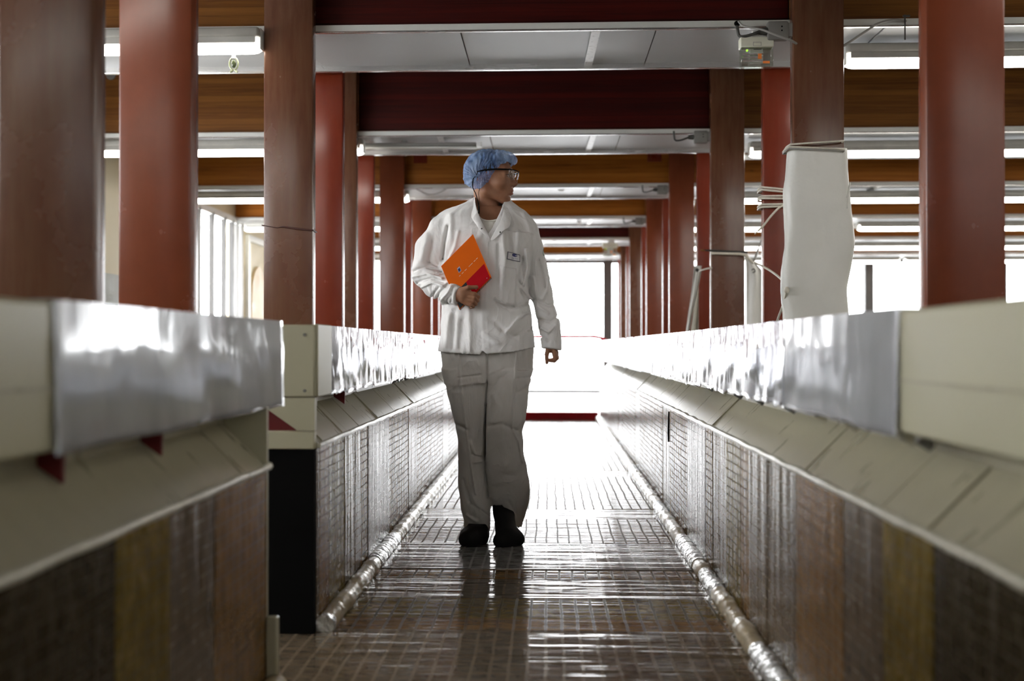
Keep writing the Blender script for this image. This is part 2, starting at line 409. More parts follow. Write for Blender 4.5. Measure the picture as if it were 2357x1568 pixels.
column(1.22, 2.45, 0, 'red column beside the right rail, just outside the photo')
CXL, CXR = ax(719, 4.95), ax(1827, 4.95)

# ------------------------------------------------------------------ beams and soffit panels
ZB = 2.545
def beam(n, centre, label):
    y0, y1 = Y0 + PITCH * n + .03, Y0 + PITCH * n + .62
    b = empty('timber_beam', (0, y0, ZB), label=label, cat='beam', kind='thing')
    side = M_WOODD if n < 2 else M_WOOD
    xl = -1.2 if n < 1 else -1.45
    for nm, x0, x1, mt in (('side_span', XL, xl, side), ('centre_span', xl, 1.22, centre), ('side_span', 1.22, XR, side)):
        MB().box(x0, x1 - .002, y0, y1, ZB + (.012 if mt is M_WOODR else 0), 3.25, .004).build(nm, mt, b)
    if centre is M_WOODR: MB().box(xl, 1.218, y0 + .004, y1 - .004, ZB, ZB + .0118).build('bare_edge', M_WOODD, b)
    else:
        for x in (xl + .08, 1.0): MB().box(x, x + .14, y0 - .006, y0, ZB + .22, 3.2).build('joint_plate', M_RED, b)
    if n == 1: MB().prism([(ax(254, y0) + .038 * math.cos(t), az(173, y0, 254) + .038 * math.sin(t)) for t in np.linspace(0, 2 * math.pi, 20)[:-1]], 'y', y0 - .012, y0).build('bolt_disc', M_GREY, b, label='grey round bolt plate')
    return b
bl = ['nearest painted beam, dark red between the columns, top of the photo', 'second beam down the corridor, dark red with visible knots',
      'third beam, first with bare orange wood between the columns', 'fourth beam, orange wood, just above the man\'s shoulder',
      'fifth beam, dark red and narrow in view', 'sixth beam, orange brown, above the far window', ]
beam(-2, M_WOODR, 'beam above the camera end of the corridor, farthest behind')
beam(-1, M_WOODR, 'beam over the near end of the corridor, just out of view')
for n, mt in enumerate((M_WOODR, M_WOODR, M_WOOD, M_WOOD, M_WOODR, M_WOOD)): beam(n, mt, bl[n])

def soffit(n, label):
    y0, y1 = Y0 + PITCH * n, Y0 + PITCH * n + .65
    b = empty('soffit_tray', (0, y0, 2.505), label=label, cat='ceiling panel', kind='thing')
    MB().box(XL, XR, y0 - .012, y0 + .02, 2.505, 2.543, .003).build('front_trim', M_WHITEM, b)
    MB().box(XL, XR, y1 - .02, y1 + .012, 2.485, 2.53, .003).build('rear_trim', M_ALU, b)
    MB().box(XL, XR, y0 - .016, y0 + .0, 2.500, 2.509).build('edge_strip', M_ALU, b)
    xs = [XL, -2.6, -1.3, -.45, .55, 1.7, 3.0, 4.4, 5.8, 7.2, 8.6, 10.0, XR]
    for i, (a, c) in enumerate(zip(xs, xs[1:])):
        dz = .006 * math.sin(i * 2.3 + n)
        mb = MB(); v = [mb.bm.verts.new(p) for p in ((a + .003, y0 + .02, 2.515 + dz), (c - .003, y0 + .02, 2.515), (c - .003, y1 - .02, 2.515), (a + .003, y1 - .02, 2.515 + dz * .5),
             (a + .003, y0 + .02, 2.525 + dz), (c - .003, y0 + .02, 2.525), (c - .003, y1 - .02, 2.525), (a + .003, y1 - .02, 2.525 + dz * .5))]
        for f in ((3,2,1,0),(4,5,6,7),(0,1,5,4),(1,2,6,5),(2,3,7,6),(3,0,4,7)): mb.bm.faces.new([v[k] for k in f])
        mb.build('panel', M_PANEL, b)
    for x in (.22 + .1 * n, -1.1 + .25 * n, 3.3):
        if n == 0 and x < 0: continue
        mb = MB(); mb.prism([(x, y0 + .02), (x + .045, y0 + .02), (x + .03, y1 - .02), (x - .015, y1 - .02)], 'z', 2.503, 2.5075).build('joint_tape', M_TAPE, b)
    return b
sl = ['nearest white soffit tray under the first beam, with one strip of white tape', 'second soffit tray, with a thin light fitting at its left end',
      'third soffit tray, behind the man\'s hair net', 'fourth soffit tray, behind the man\'s right shoulder in the photo', 'fifth soffit tray, thin and pale below the dark red beam', 'sixth soffit tray, just above the far window',
      ]
soffit(-1, 'soffit tray under the beam just out of view'); soffit(-2, 'soffit tray under the farthest beam behind the camera')
for n in range(6): soffit(n, sl[n])

# ------------------------------------------------------------------ fluorescent fittings
def lamp_mesh(L):
    t = []
    h = MB().box(0, L, -.060, .060, .036, .086, .014, 2); h.box(.02, L - .02, -.050, -.040, .008, .040); h.box(.02, L - .02, .040, .050, .008, .040)
    d = MB(); n = 12
    ring = [(0.012, .028), (.0, .036), (.0, .036), (.012, .028)]
    pts = [(0, 0, 0), (.02, 0, 0), (.05, 0, 0), (L - .05, 0, 0), (L - .02, 0, 0), (L, 0, 0)]
    d.tube(pts, [.022, .033, .037, .037, .033, .022], 16)
    c = MB().box(-.006, .004, -.03, .03, -.02, .086, .004); c2 = MB().box(L - .004, L + .006, -.03, .03, -.02, .086, .004)
    k, k2 = MB(), MB()
    for kk, x in ((k, .25 * L), (k2, .75 * L)): kk.tube([(x, 0, .084), (x, 0, .0905)], .006, 8)
    return [('housing', h.mesh(), M_GREY if 0 else simple('fitting_grey', (.36, .35, .32), .5)), ('diffuser', d.mesh(), M_TUBE), ('end_cap', c.mesh(), M_WHITEM), ('end_cap', c2.mesh(), M_WHITEM), ('hanger', k.mesh(), M_GREY), ('hanger', k2.mesh(), M_GREY)]
lm_cache = {}
def lamp(x0, x1, y, z, label):
    L = round(x1 - x0, 2)
    if L not in lm_cache:
        lm_cache[L] = lamp_mesh(L)
        for nm, me, mt in lm_cache[L]: me.materials.append(mt); me.set_sharp_from_angle(angle=R(50))
    e = empty('tube_light', (x0, y, z), label=label, cat='light')
    for nm, me, mt in lm_cache[L]:
        o = bpy.data.objects.new(nm, me); COL.objects.link(o); o.parent = e
ZT = CAMZ + 1.515 - .006
rows = ['nearest row', 'second row', 'third row', 'fourth row', 'fifth row', 'row closest to the far window']
for n in range(-2, 6):
    y = Y0 + PITCH * n + .28
    rn = rows[n] if n >= 0 else ('row above the camera' if n == -1 else 'row behind the camera')
    lamp(-3.88, -1.437 if n < 1 else -1.42, Y0 + PITCH * n + (-.10 if n < 1 else .065), ZT, 'lit tube light left of the corridor, %s of tubes' % rn)
    lamp(1.57, 3.83, y, ZT, 'lit tube light right of the corridor, first along the %s' % rn)
    for j, x0 in enumerate((3.94, 6.28, 8.62)):
        lamp(x0, x0 + 2.26, y, ZT, 'lit tube light, %s away from the corridor along the %s' % (('second', 'third', 'fourth')[j], rn))
# services on the right: white pipe run with hangers
for n, (z, dy) in enumerate(((2.49, .55), (2.49, .55), (2.50, .55))):
    y = Y0 + PITCH * (n + 1) + .75
    e = empty('service_pipe', (1.6, y, z - .02), label='white service pipe on hangers behind the %s tray, right side' % ('second', 'third', 'fourth')[n], cat='pipe')
    MB().tube([(1.6, y, z - .02), (XR - .1, y, z - .02)], .022, 10).build('pipe_run', M_WHITEM, e)
    for x in (2.1, 3.4, 4.7, 6.0, 7.3): MB().box(x - .008, x + .008, y - .03, y + .03, z - .05, 2.9).build('hanger', M_GREY, e)

# ------------------------------------------------------------------ corridor barriers
HW_ = .583; SH = .12; RZ0, RZ1 = .742, .967; RT = .125
def barrier(name, side, xw, ya, yb, label, film_ranges, gussets, joints, clips, end_cap=False):
    s = side                                    # +1 right, -1 left: outward direction
    B = empty(name, (xw, ya, 0), label=label, cat='barrier')
    def bx(mb, o0, o1, y0, y1, z0, z1, bev=0):
        x0, x1 = sorted((xw + s * o0, xw + s * o1)); mb.box(x0, x1, y0, y1, z0, z1, bev); return mb
    bx(MB(), .012, .16, ya + .01, yb - .01, -.02, HW_ - .004).build('wall_core', M_BLACK, B)
    i = 0
    for (a, c, k) in bands:
        a, c = max(a, ya), min(c, yb)
        if c - a < .02: continue
        i += 1; off = (0, .0012, .0004, .0015)[i % 4]
        if k == 'silver': off = -.001
        bx(MB(), off, .012, a + .0005, c - .0005, -.01, HW_ - .002).build('wall_panel', LAM[k], B)
        # cove: bulging foil wrap along the foot of the wall
        mb = MB(); rr = .034 if k != 'silver' else .037
        cx, cz = xw - s * .024, .020
        n = max(2, int((c - a) / .05)); ring = []
        for q in range(n + 1):
            y = a + (c - a) * q / n; r2 = rr * (1 + .05 * math.sin(y * 37) + .03 * math.sin(y * 91))
            ring.append((cx, y, cz + .0015 * math.sin(y * 23)))
        mb.tube(ring, [rr * (.93 if q in (0, n) else 1 + .05 * math.sin(q * 2.1 + i)) for q in range(n + 1)], 14)
        mb.build('cove_segment', M_PIPES if k in ('silver',) or (k == 'grey' and i % 2) else M_PIPE, B, smooth=60)
    # top bead
    nb = int((yb - ya) / .12); pts = [(xw - s * .002 + .0015 * math.sin(q * 1.7), ya + (yb - ya) * q / nb, HW_ + .004 + .0015 * math.sin(q * 2.9)) for q in range(nb + 1)]
    MB().tube(pts, [.010 + .0015 * math.sin(q * 3.3) for q in range(nb + 1)], 8).build('top_bead', M_BEAD, B)
    # sloping shoulder sheets
    js = [ya] + [j for j in joints if ya < j < yb] + [yb]
    for q, (a, c) in enumerate(zip(js, js[1:])):
        lift = .004 * (q % 2) + .002 * math.sin(q * 1.9)
        poly = [(xw + s * .0, HW_ + lift), (xw + s * SH, HW_ + SH + lift), (xw + s * SH, HW_ + SH - .012 + lift), (xw + s * .008, HW_ - .008 + lift)]
        MB().prism(poly, 'y', a + .003, c - .003).build('shoulder_panel', M_SHOULD, B)
    # backing plate between shoulder and rail, then the boxed rail
    bx(MB(), SH - .005, SH + .012, ya, yb, HW_ + SH - .02, RZ0 + .02).build('backing_plate', M_SHOULD, B)
    segs = []; y = ya
    while y < yb - .01:
        y2 = min(y + 2.35, yb); segs.append((y, y2)); y = y2
    for (a, c) in segs:
        bx(MB(), 0.012, .012 + RT, a + .0015, c - .0015, RZ0, RZ1, .006).build('rail_box', M_CREAM, B)
        bx(MB(), .008, .012, a + .004, c - .004, RZ0 + .094, RZ0 + .100).build('rail_groove', M_SHOULD, B)
    # wrinkled film over the rail face
    for (a, c, jag) in film_ranges:
        mb = MB(); ny = max(8, int((c - a) / .022)); nv = 14; G = []
        for q in range(ny + 1):
            y = a + (c - a) * q / ny; row = []
            sag = .012 * noise.noise((y * 2.1, 3.1, jag)) + jag * .010 * noise.noise((y * 9, 1.7, 0)) - .006
            for v in range(nv + 1):
                t = v / nv; z = RZ0 + sag + (RZ1 + .004 - RZ0 - sag) * t
                wv = .006 * noise.noise((y * 2.4, z * 3.5, 8 + s)) + (.0005 + .0023 * min(1, max(0, (y - 2.4) / 1.2))) * noise.noise((y * 13, z * 4.2, 2)) + .0009 * min(1, max(.15, (y - 2.2))) * noise.noise((y * 34, z * 9, 5))
                o = -.002 - abs(wv) * (1.5 if t < .75 else .9)
                row.append(mb.bm.verts.new((xw + s * (.012 + o - .006 * (1 - t)), y, z)))
            row.append(mb.bm.verts.new((xw + s * .06, y, RZ1 + .003)))
            G.append(row)
        for A, C in zip(G, G[1:]):
            for v in range(len(A) - 1): mb.bm.faces.new((A[v], A[v+1], C[v+1], C[v]))
        o = mb.build('film_wrap', M_FILMN if a < 2.6 else M_FILM, B, smooth=80)
        sm = o.modifiers.new('thick', 'SOLIDIFY'); sm.thickness = .0012
        # hanging scraps along the lower edge
        y = a + .08
        while jag > .5 and y < c - .1:
            wd = random.uniform(.03, .12); dp = random.uniform(.006, .02)
            MB().prism([(y, RZ0 + .004), (y + wd, RZ0 + .004), (y + wd * .9, RZ0 - dp * .6), (y + wd * .4, RZ0 - dp)], 'x', xw + s * .004 - .001, xw + s * .004 + .001).build('film_scrap', M_FILM, B)
            y += random.uniform(.22, .5)
    for y in gussets:
        poly = [(xw + s * .070, RZ0), (xw + s * (SH - .005), RZ0), (xw + s * (SH - .005), HW_ + SH), (xw + s * .072, HW_ + .09)]
        MB().prism(poly, 'y', y - .005, y + .005).build('gusset', M_REDD, B, label='red triangular bracket')
    for y in clips:
        MB().tube([(xw + s * .02, y, RZ0 - .004), (xw + s * .045, y, RZ0 - .020)], .009, 10).build('clip', M_GREY if int(y * 10) % 2 else M_BEAD, B)
    return B, bx

jl = [.9, 1.7, 2.38]
Bn, bx = barrier('side_barrier', -1, LW, -1.2, 2.57, 'near left side barrier of the walkway, blurred, with loose film ending short of the gap',
        [(1.46, 2.74, .3)], (.9, 1.32, 1.62, 2.04), jl, ())
bx(MB(), .0, .14, 2.562, 2.574, -.01, HW_ + .0).build('end_plate', M_CREAM, Bn)
MB().prism([(LW, HW_), (LW, RZ0), (LW - SH, RZ0), (LW - SH, HW_ + SH)], 'y', 2.562, 2.574).build('end_plate', M_CREAM, Bn, smooth=30)
bx(MB(), -.03, .0, 2.55, 2.575, -.01, .20, .004).build('foot_bracket', M_CREAM, Bn)
Bf, bx = barrier('side_barrier', -1, LW, 3.12, 12.3, 'far left side barrier, starting behind the black gap and running to the window',
        [(3.32, 12.2, 1)], (3.42, 3.9), [3.22, 3.36, 3.55, 3.62, 3.85, 4.05, 4.28, 4.36, 4.75, 5.3, 5.42, 6.3, 7.4, 8.8, 10.4], (4.9, 5.1, 5.35, 5.7))
# end face of the far left barrier, seen through the gap
bx(MB(), .002, .34, 3.09, 3.118, -.02, HW_ - .006).build('end_curtain', M_BLACK, Bf, label='black rubber end face')
bx(MB(), .0, .34, 3.085, 3.118, HW_ - .004, HW_ + .052, .003).build('end_strip', M_CREAM, Bf)
MB().prism([(LW - .0, HW_ + .055), (LW - .0, RZ0 - .002), (LW - .16, RZ0 - .002), (LW - .16, RZ0 - .03), (LW - .055, HW_ + .055)], 'y', 3.088, 3.118).build('end_plate', M_CREAM, Bf)
MB().prism([(LW - .058, HW_ + .055), (LW - .16, RZ0 - .035), (LW - .34, RZ0 - .035), (LW - .34, HW_ + .055)], 'y', 3.10, 3.118).build('end_gusset', M_REDD, Bf, label='shade-darkened red triangular end bracket')
bx(MB(), -.008, .008, 3.10, 3.30, RZ0, RZ1 + .004, .003).build('rail_end_flange', M_CREAM, Bf)
bx(MB(), .0, .30, 3.085, 3.12, RZ0, RZ1 + .002, .004).build('rail_end_plate', M_CREAM, Bf)
for z in (RZ0 + .02, RZ1 - .03): MB().tube([(LW - .03, 3.08, z), (LW - .03, 3.09, z)], .005, 8).build('screw', M_GREY, Bf)
Br, bx = barrier('side_barrier', 1, RW, -1.2, 12.3, 'right side barrier of the walkway, glossy film along its rail',
        [(1.84, 2.72, .3), (2.70, 12.2, 1)], (), [.9, 1.42, 1.70, 1.93, 2.5, 3.1, 3.9, 4.9, 5.9, 6.1, 7.2, 8.0, 9.3, 10.5, 11.6],
        (1.78, 1.86, 2.2, 2.45, 2.75, 3.15, 3.5, 3.8, 4.1, 4.45))
# small tear in the right wall
MB().prism([(5.23, .56), (5.25, .40), (5.27, .45)], 'x', RW - .004, RW + .003).build('tear', M_BLACK, Br)

# red handrail beyond the corridor end
hr = empty('handrail', (1.0, 13.6, 0), label='slim red handrail beyond the far end of the corridor', cat='handrail')
HY = 13.6; zh = az(775, HY, 1300); xr = ax(1405, HY)
MB().tube(spline([(-.6, HY, zh), (.55, HY, zh), (xr - .24, HY, zh), (xr - .12, HY - .02, zh - .02), (xr, HY - .05, zh - .09)]), .020, 8).build('rail', M_REDK, hr)
MB().prism([(xr - .14, zh - .035), (xr + .02, zh - .09), (xr + .02, zh - .12), (xr - .12, zh - .085)], 'y', HY - .07, HY - .03).build('end_bracket', M_REDK, hr)
for x in (-.5, xr): MB().tube([(x, HY - .04, zh - .09), (x, HY - .04, 0)], .012, 8).build('post', M_WHITEM, hr)

# ================================================================== PERSON
YP = 4.62
def J(px, py, dy=0.0): return np.array(at(px, py, YP + dy), dtype=np.float32)
class Grid:
    """signed distance field sampled on a block of space, meshed with openvdb"""
    def __init__(s, lo, hi, h):
        s.lo = np.array(lo, np.float32); s.h = h
        n = np.ceil((np.array(hi) - s.lo) / h).astype(int) + 1
        ax_ = [s.lo[i] + h * np.arange(n[i], dtype=np.float32) for i in range(3)]
        s.x, s.y, s.z = np.meshgrid(*ax_, indexing='ij', sparse=False)
        s.d = np.full(s.x.shape, 1.0, np.float32)
    def cap(s, a, b, r1, r2=None, sy=1.0):
        r2 = r1 if r2 is None else r2
        a = np.asarray(a, np.float32); b = np.asarray(b, np.float32)
        ba = b - a; ba[1] /= sy; L = max(float(ba @ ba), 1e-9)
        px, py, pz = s.x - a[0], (s.y - a[1]) / sy, s.z - a[2]
        t = np.clip((px * ba[0] + py * ba[1] + pz * ba[2]) / L, 0, 1)
        return np.sqrt((px - ba[0]*t)**2 + (py - ba[1]*t)**2 + (pz - ba[2]*t)**2) - (r1 + (r2 - r1) * t)
    def ell(s, c, r, rot=None):
        px, py, pz = s.x - c[0], s.y - c[1], s.z - c[2]
        if rot is not None:
            m = np.array(rot.inverted())
            px, py, pz = (m[i][0]*px + m[i][1]*py + m[i][2]*pz for i in range(3))
        q = np.sqrt((px/r[0])**2 + (py/r[1])**2 + (pz/r[2])**2)
        return (q - 1) * min(r)
    def loft(s, rows, power=2.0):
        """rows of (z, x0, x1, yc, hy): stacked rounded sections"""
        rows = sorted(rows); zs = [r[0] for r in rows]
        x0 = np.interp(s.z, zs, [r[1] for r in rows]); x1 = np.interp(s.z, zs, [r[2] for r in rows])
        yc = np.interp(s.z, zs, [r[3] for r in rows]); hy = np.interp(s.z, zs, [r[4] for r in rows])
        hw = (x1 - x0) / 2; cx = (x0 + x1) / 2
        q = (np.abs((s.x - cx) / hw)**power + np.abs((s.y - yc) / hy)**power)**(1 / power)
        d = (q - 1) * np.minimum(hw, hy)
        return np.maximum(d, np.maximum(zs[0] - s.z, s.z - zs[-1])).astype(np.float32)
    def add(s, d, k=0.02):
        if k <= 0: s.d = np.minimum(s.d, d); return
        h = np.clip(.5 + .5 * (s.d - d) / k, 0, 1)
        s.d = (d * h + s.d * (1 - h) - k * h * (1 - h)).astype(np.float32)
    def cut(s, d, k=.01):
        h = np.clip(.5 - .5 * (s.d + d) / k, 0, 1)
        s.d = (s.d * (1 - h) + (-d) * h + k * h * (1 - h)).astype(np.float32)
    def fold(s, pts, r, amp, front=True, yc=None):
        """a crease (amp<0) or ridge (amp>0) along a polyline given in photo pixels, on the camera side of the cloth"""
        P = [J(*p) for p in pts]; best = None
        for a, b in zip(P, P[1:]):
            ax_, az_, bx_, bz_ = a[0], a[2], b[0] - a[0], b[2] - a[2]
            L = bx_**2 + bz_**2 + 1e-9
            t = np.clip(((s.x - ax_) * bx_ + (s.z - az_) * bz_) / L, 0, 1)
            q = (s.x - ax_ - bx_ * t)**2 + (s.z - az_ - bz_ * t)**2
            best = q if best is None else np.minimum(best, q)
        g = np.exp(-best / (r * r)) * amp
        if front: g = g * np.clip(((yc if yc is not None else YP) - s.y) / .04 + .5, 0, 1)
        s.d = (s.d - g).astype(np.float32)
    def sines(s, amp, freq, n=14, seed=1, aniso=(1, 1, 1)):
        r = np.random.RandomState(seed); f = np.zeros_like(s.d)
        for i in range(n):
            k = r.normal(size=3) * freq * np.array(aniso); ph = r.uniform(0, 6.28)
            f += np.sin(k[0]*s.x + k[1]*s.y + k[2]*s.z + ph).astype(np.float32)
        return f * (amp / math.sqrt(n))
    def mesh(s, name, smooth=0):
        g = vdb.FloatGrid(background=1.0); d = np.clip(s.d, -3 * s.h, 3 * s.h).astype(np.float32)
        for a_ in range(3):
            sl_ = [slice(None)] * 3
            for e_ in (0, -1): sl_[a_] = e_; d[tuple(sl_)] = np.maximum(d[tuple(sl_)], s.h)
        g.copyFromArray(d)
        res = g.convertToQuads(isovalue=0.0) if hasattr(g, 'convertToQuads') else g.convertToPolygons(0.0, 0.0)
        pts, quads = res[0], res[-1]
        pts = np.asarray(pts, np.float32) * s.h + s.lo
        me = bpy.data.meshes.new(name)
        me.from_pydata(pts.tolist(), [], [tuple(int(v) for v in q[::-1]) for q in quads]); me.update()
        bm = bmesh.new(); bm.from_mesh(me)
        bmesh.ops.remove_doubles(bm, verts=bm.verts, dist=1e-6)
        for _ in range(smooth): bmesh.ops.smooth_vert(bm, verts=bm.verts, factor=.5, use_axis_x=True, use_axis_y=True, use_axis_z=True)
        bmesh.ops.recalc_face_normals(bm, faces=bm.faces)
        bm.to_mesh(me); bm.free(); me.shade_smooth(); return me

def cloth(name, col, rough=.8, weave=.15, bs=9):
    m, nt, b = newmat(name); setb(b, col, rough, 0, .25)
    b.inputs['Sheen Weight'].default_value = .15
    f = nz(nt, 5, 3); nt.links.new(ramp(nt, f, [(.3, tuple(c * .94 for c in col)), (.7, col)]), b.inputs['Base Color'])
    rg = math_(nt, 'ABSOLUTE', math_(nt, 'SUBTRACT', nz(nt, bs * .7, 3, .5, stretch=(1, 1, .5), dist=1.0), .5))
    bump(nt, b, rg, .55, -.05)
    bump(nt, b, nz(nt, bs, 4, .55, stretch=(1, 1, .55), dist=.6), .8, .012)
    bump(nt, b, nz(nt, 350, 2), weave, .0006); return m
M_JKT = cloth('white_cotton_jacket', (.80, .79, .78))
M_TRS = cloth('white_cotton_trousers', (.62, .60, .57))
M_TEE = cloth('white_tee_shirt', (.84, .82, .76), bs=14)
def skinmat():
    m, nt, b = newmat('skin'); setb(b, (.34, .17, .10), .5, 0, .3)
    b.inputs['Subsurface Weight'].default_value = .08; b.inputs['Subsurface Radius'].default_value = (.01, .004, .002)
    nt.links.new(ramp(nt, nz(nt, 22, 4), [(.3, (.27, .12, .065)), (.7, (.36, .185, .11))]), b.inputs['Base Color'])
    bump(nt, b, nz(nt, 160, 3), .15, .0008); return m
M_SKIN = skinmat()
M_LIP = simple('lip_skin', (.40, .14, .11), .4)
M_HAIR = simple('dark_brown_hair', (.022, .014, .010), .5, var=.4, scale=60, bmp=.6, bscale=120, stretch=(1, 1, .2))
M_SHOE = simple('black_leather', (.006, .006, .006), .55, spec=.25)

person = empty('person', (float(J(1128, 900)[0]), YP, 0), kind='thing', cat='person',
               label='walking person in white work jacket, pale trousers and blue hair net, head turned aside')

# ---- head in its own frame: u forward, v to its right (towards us), w up; w=0 at eye level
HS = 1.03
HC = J(1121, 409, .005)
yaw = R(17)          # he looks to the photo's right, a little towards us
fu = np.array((math.cos(yaw), -math.sin(yaw), 0)); fv = np.array((-math.sin(yaw), -math.cos(yaw), 0)); fw = np.array((0, 0, 1.0))
def H(u, v, w): return HC + HS * (u * fu + v * fv + w * fw)
HM = Matrix(((fu[0], fv[0], 0), (fu[1], fv[1], 0), (0, 0, 1)))       # local(u,v,w)->world
def head_to_world(me):
    M4 = Matrix.Translation(Vector([float(c) for c in HC])) @ (HM.to_4x4()) @ Matrix.Scale(HS, 4)
    me.transform(M4)
    if M4.determinant() < 0: me.flip_normals()
    return me
g = Grid((-.13, -.11, -.20), (.17, .11, .14), .0026)
g.add(g.ell((.003, 0, .030), (.097, .076, .086)), 0)
g.add(g.ell((.050, 0, -.002), (.070, .062, .084)), .02)
for s_ in (-1, 1):
    g.add(g.cap((.108, s_*.012, .019), (.100, s_*.040, .021), .0145, .012), .016)      # brow
    g.add(g.ell((.078, s_*.043, -.034), (.030, .022, .024)), .02)                      # cheekbone
    g.add(g.cap((.082, s_*.016, -.100), (.018, s_*.050, -.068), .018, .020), .02)       # jaw
    g.add(g.cap((.018, s_*.050, -.068), (.0, s_*.058, -.020), .018, .018), .02)
g.add(g.ell((.080, 0, -.062), (.042, .037, .045)), .02)                                # mouth block
g.add(g.ell((.086, 0, -.104), (.0215, .021, .0175)), .014)                              # chin
for s_ in (-1, 1): g.cut(g.ell((.122, s_*.032, -.003), (.017, .017, .0115)), .012)      # sockets
g.add(g.cap((.112, 0, .010), (.1305, 0, -.034), .0075, .0105), .010)                   # nose
g.add(g.ell((.1355, 0, -.037), (.0105, .0095, .0085)), .006)
for s_ in (-1, 1): g.add(g.ell((.122, s_*.0125, -.041), (.011, .0065, .0085)), .005)
for s_ in (-1, 1): g.cut(g.ell((.128, s_*.006, -.050), (.006, .003, .004)), .003)      # nostrils
for a, b_, r_, w_ in ((.1195, .112, .0062, -.0655), (.1175, .110, .0068, -.0795)):
    for s_ in (-1, 1): g.add(g.cap((a, 0, w_), (b_ - .006, s_*.021, -.0725), r_, .003), .005)
for s_ in (-1, 1): g.cut(g.cap((.128, 0, -.0725), (.112, s_*.026, -.0735), .0022, .0015), .004)
g.cut(g.ell((.122, 0, -.090), (.012, .018, .004)), .008)
for s_ in (-1, 1): # eyelids
    g.add(g.cap((.108, s_*.020, .003), (.100, s_*.046, .001), .0068, .006), .006)
    g.add(g.cap((.107, s_*.020, -.011), (.099, s_*.046, -.010), .0055, .005), .006)
    er = Matrix.Rotation(R(-12), 3, 'Y')
    g.add(g.ell((-.006, s_*.073, -.013), (.019, .0075, .034), er), .004)                # ear
    g.add(g.ell((-.002, s_*.071, -.040), (.010, .007, .011)), .006)
    g.cut(g.ell((-.001, s_*.082, -.009), (.009, .006, .020), er), .006)
    g.add(g.ell((.010, s_*.074, -.014), (.004, .005, .007)), .004)
head_sdf = g.d.copy()
HG = g
def head_at(g2):
    """distance to the bare head, read off the head grid for another grid's points"""
    q = [np.clip((c - o) / HG.h, 0, n - 1.001) for c, o, n in zip((g2.x, g2.y, g2.z), HG.lo, head_sdf.shape)]
    i = [np.floor(v).astype(int) for v in q]; f = [v - k for v, k in zip(q, i)]; r = 0
    for a in (0, 1):
        for b_ in (0, 1):
            for c in (0, 1):
                r = r + head_sdf[i[0]+a, i[1]+b_, i[2]+c] * (f[0] if a else 1-f[0]) * (f[1] if b_ else 1-f[1]) * (f[2] if c else 1-f[2])
    return r.astype(np.float32)
# neck in head frame
nb = (np.linalg.inv(np.array(HM)) @ (J(1124, 512, .03) - HC)) / HS
g.add(g.cap((-.012, 0, -.060), nb, .050, .058), .022)
g.add(g.cap((.02, -.035, -.08), nb + np.array((.025, .0, -.02)), .012, .016), .02)
head = head_to_world(g.mesh('body', 2))

def torso_skin():
    """hidden body under the clothes keeps head, arms and legs one figure"""
    g = Grid(J(930, 1290, -.36) + np.array((0, 0, .02)), J(1310, 455, .30), .009)
    g.add(g.loft([(J(0, y)[2], J(a, y)[0], J(b, y)[0], YP + c, d) for y, a, b, c, d in
        ((820, 1035, 1212, 0, .085), (760, 1040, 1205, 0, .09), (700, 1045, 1200, 0, .085), (600, 1035, 1212, 0, .10), (545, 1030, 1214, 0, .095), (505, 1050, 1195, .01, .07), (480, 1095, 1155, .015, .05))]), 0)
    for a, b, c, r in (((1025, 532, .02), (982, 630, .02), (1056, 684, -.19), (.036, .032, .026)), ((1202, 540, .02), (1238, 668, .03), (1270, 792, -.04), (.036, .032, .026))):
        g.add(g.cap(J(*a), J(*b), r[0], r[1]), .02); g.add(g.cap(J(*b), J(*c), r[1], r[2]), .015)
    for a, b, c, r in (((1078, 850), (1087, 1020, -.04), (1100, 1225, .06), (.066, .045, .030)), ((1166, 850), (1166, 1010, -.09), (1160, 1195, .12), (.066, .045, .030))):
        g.add(g.cap(J(*a), J(*b), r[0], r[1]), .03); g.add(g.cap(J(*b), J(*c), r[1], r[2]), .02)
    return g.mesh('torso', 1)
# hands -------------------------------------------------------------
def hand_near():
    """right hand (photo left) gripping the notebook's spiral edge"""
    D = -.205
    g = Grid(J(1035, 735, -.29), J(1120, 640, -.13), .0017)
    g.add(g.cap(J(1050, 680, D + .015), J(1066, 679, D), .025, .024, .8), 0)
    g.add(g.cap(J(1064, 675, D), J(1078, 673, D - .003), .021, .015, .8), .012)
    g.add(g.cap(J(1066, 690, D), J(1076, 697, D), .019, .014, .8), .012)
    g.add(g.cap(J(1062, 668, D - .002), J(1078, 662, D - .014), .0115, .0100), .012)         # thumb
    g.add(g.cap(J(1078, 662, D - .014), J(1097, 661, D - .012), .0098, .0082), .004)
    for i, (x0, y0, x1, y1, x2, y2) in enumerate(((1076, 675, 1092, 677, 1100, 684), (1075, 683, 1091, 686, 1099, 692), (1074, 691, 1089, 694, 1095, 700), (1071, 698, 1083, 702, 1089, 706))):
        d0 = D - .004; r = (.0105, .0105, .0100, .0088)[i]
        g.add(g.cap(J(x0, y0, d0), J(x1, y1, d0 - .004), r, r * .95), .004)
        g.add(g.cap(J(x1, y1, d0 - .004), J(x2, y2, d0 + .012), r * .95, r * .85), .003)
        g.add(g.cap(J(x2, y2, d0 + .012), J(x2 - 5, y2 + 2, d0 + .032), r * .85, r * .75), .003)
    for i, (x, y) in enumerate(((1090, 676), (1089, 685), (1087, 693))): g.add(g.ell(J(x, y, D - .010), (.006, .005, .005)), .004)
    return g.mesh('hand_near', 2)
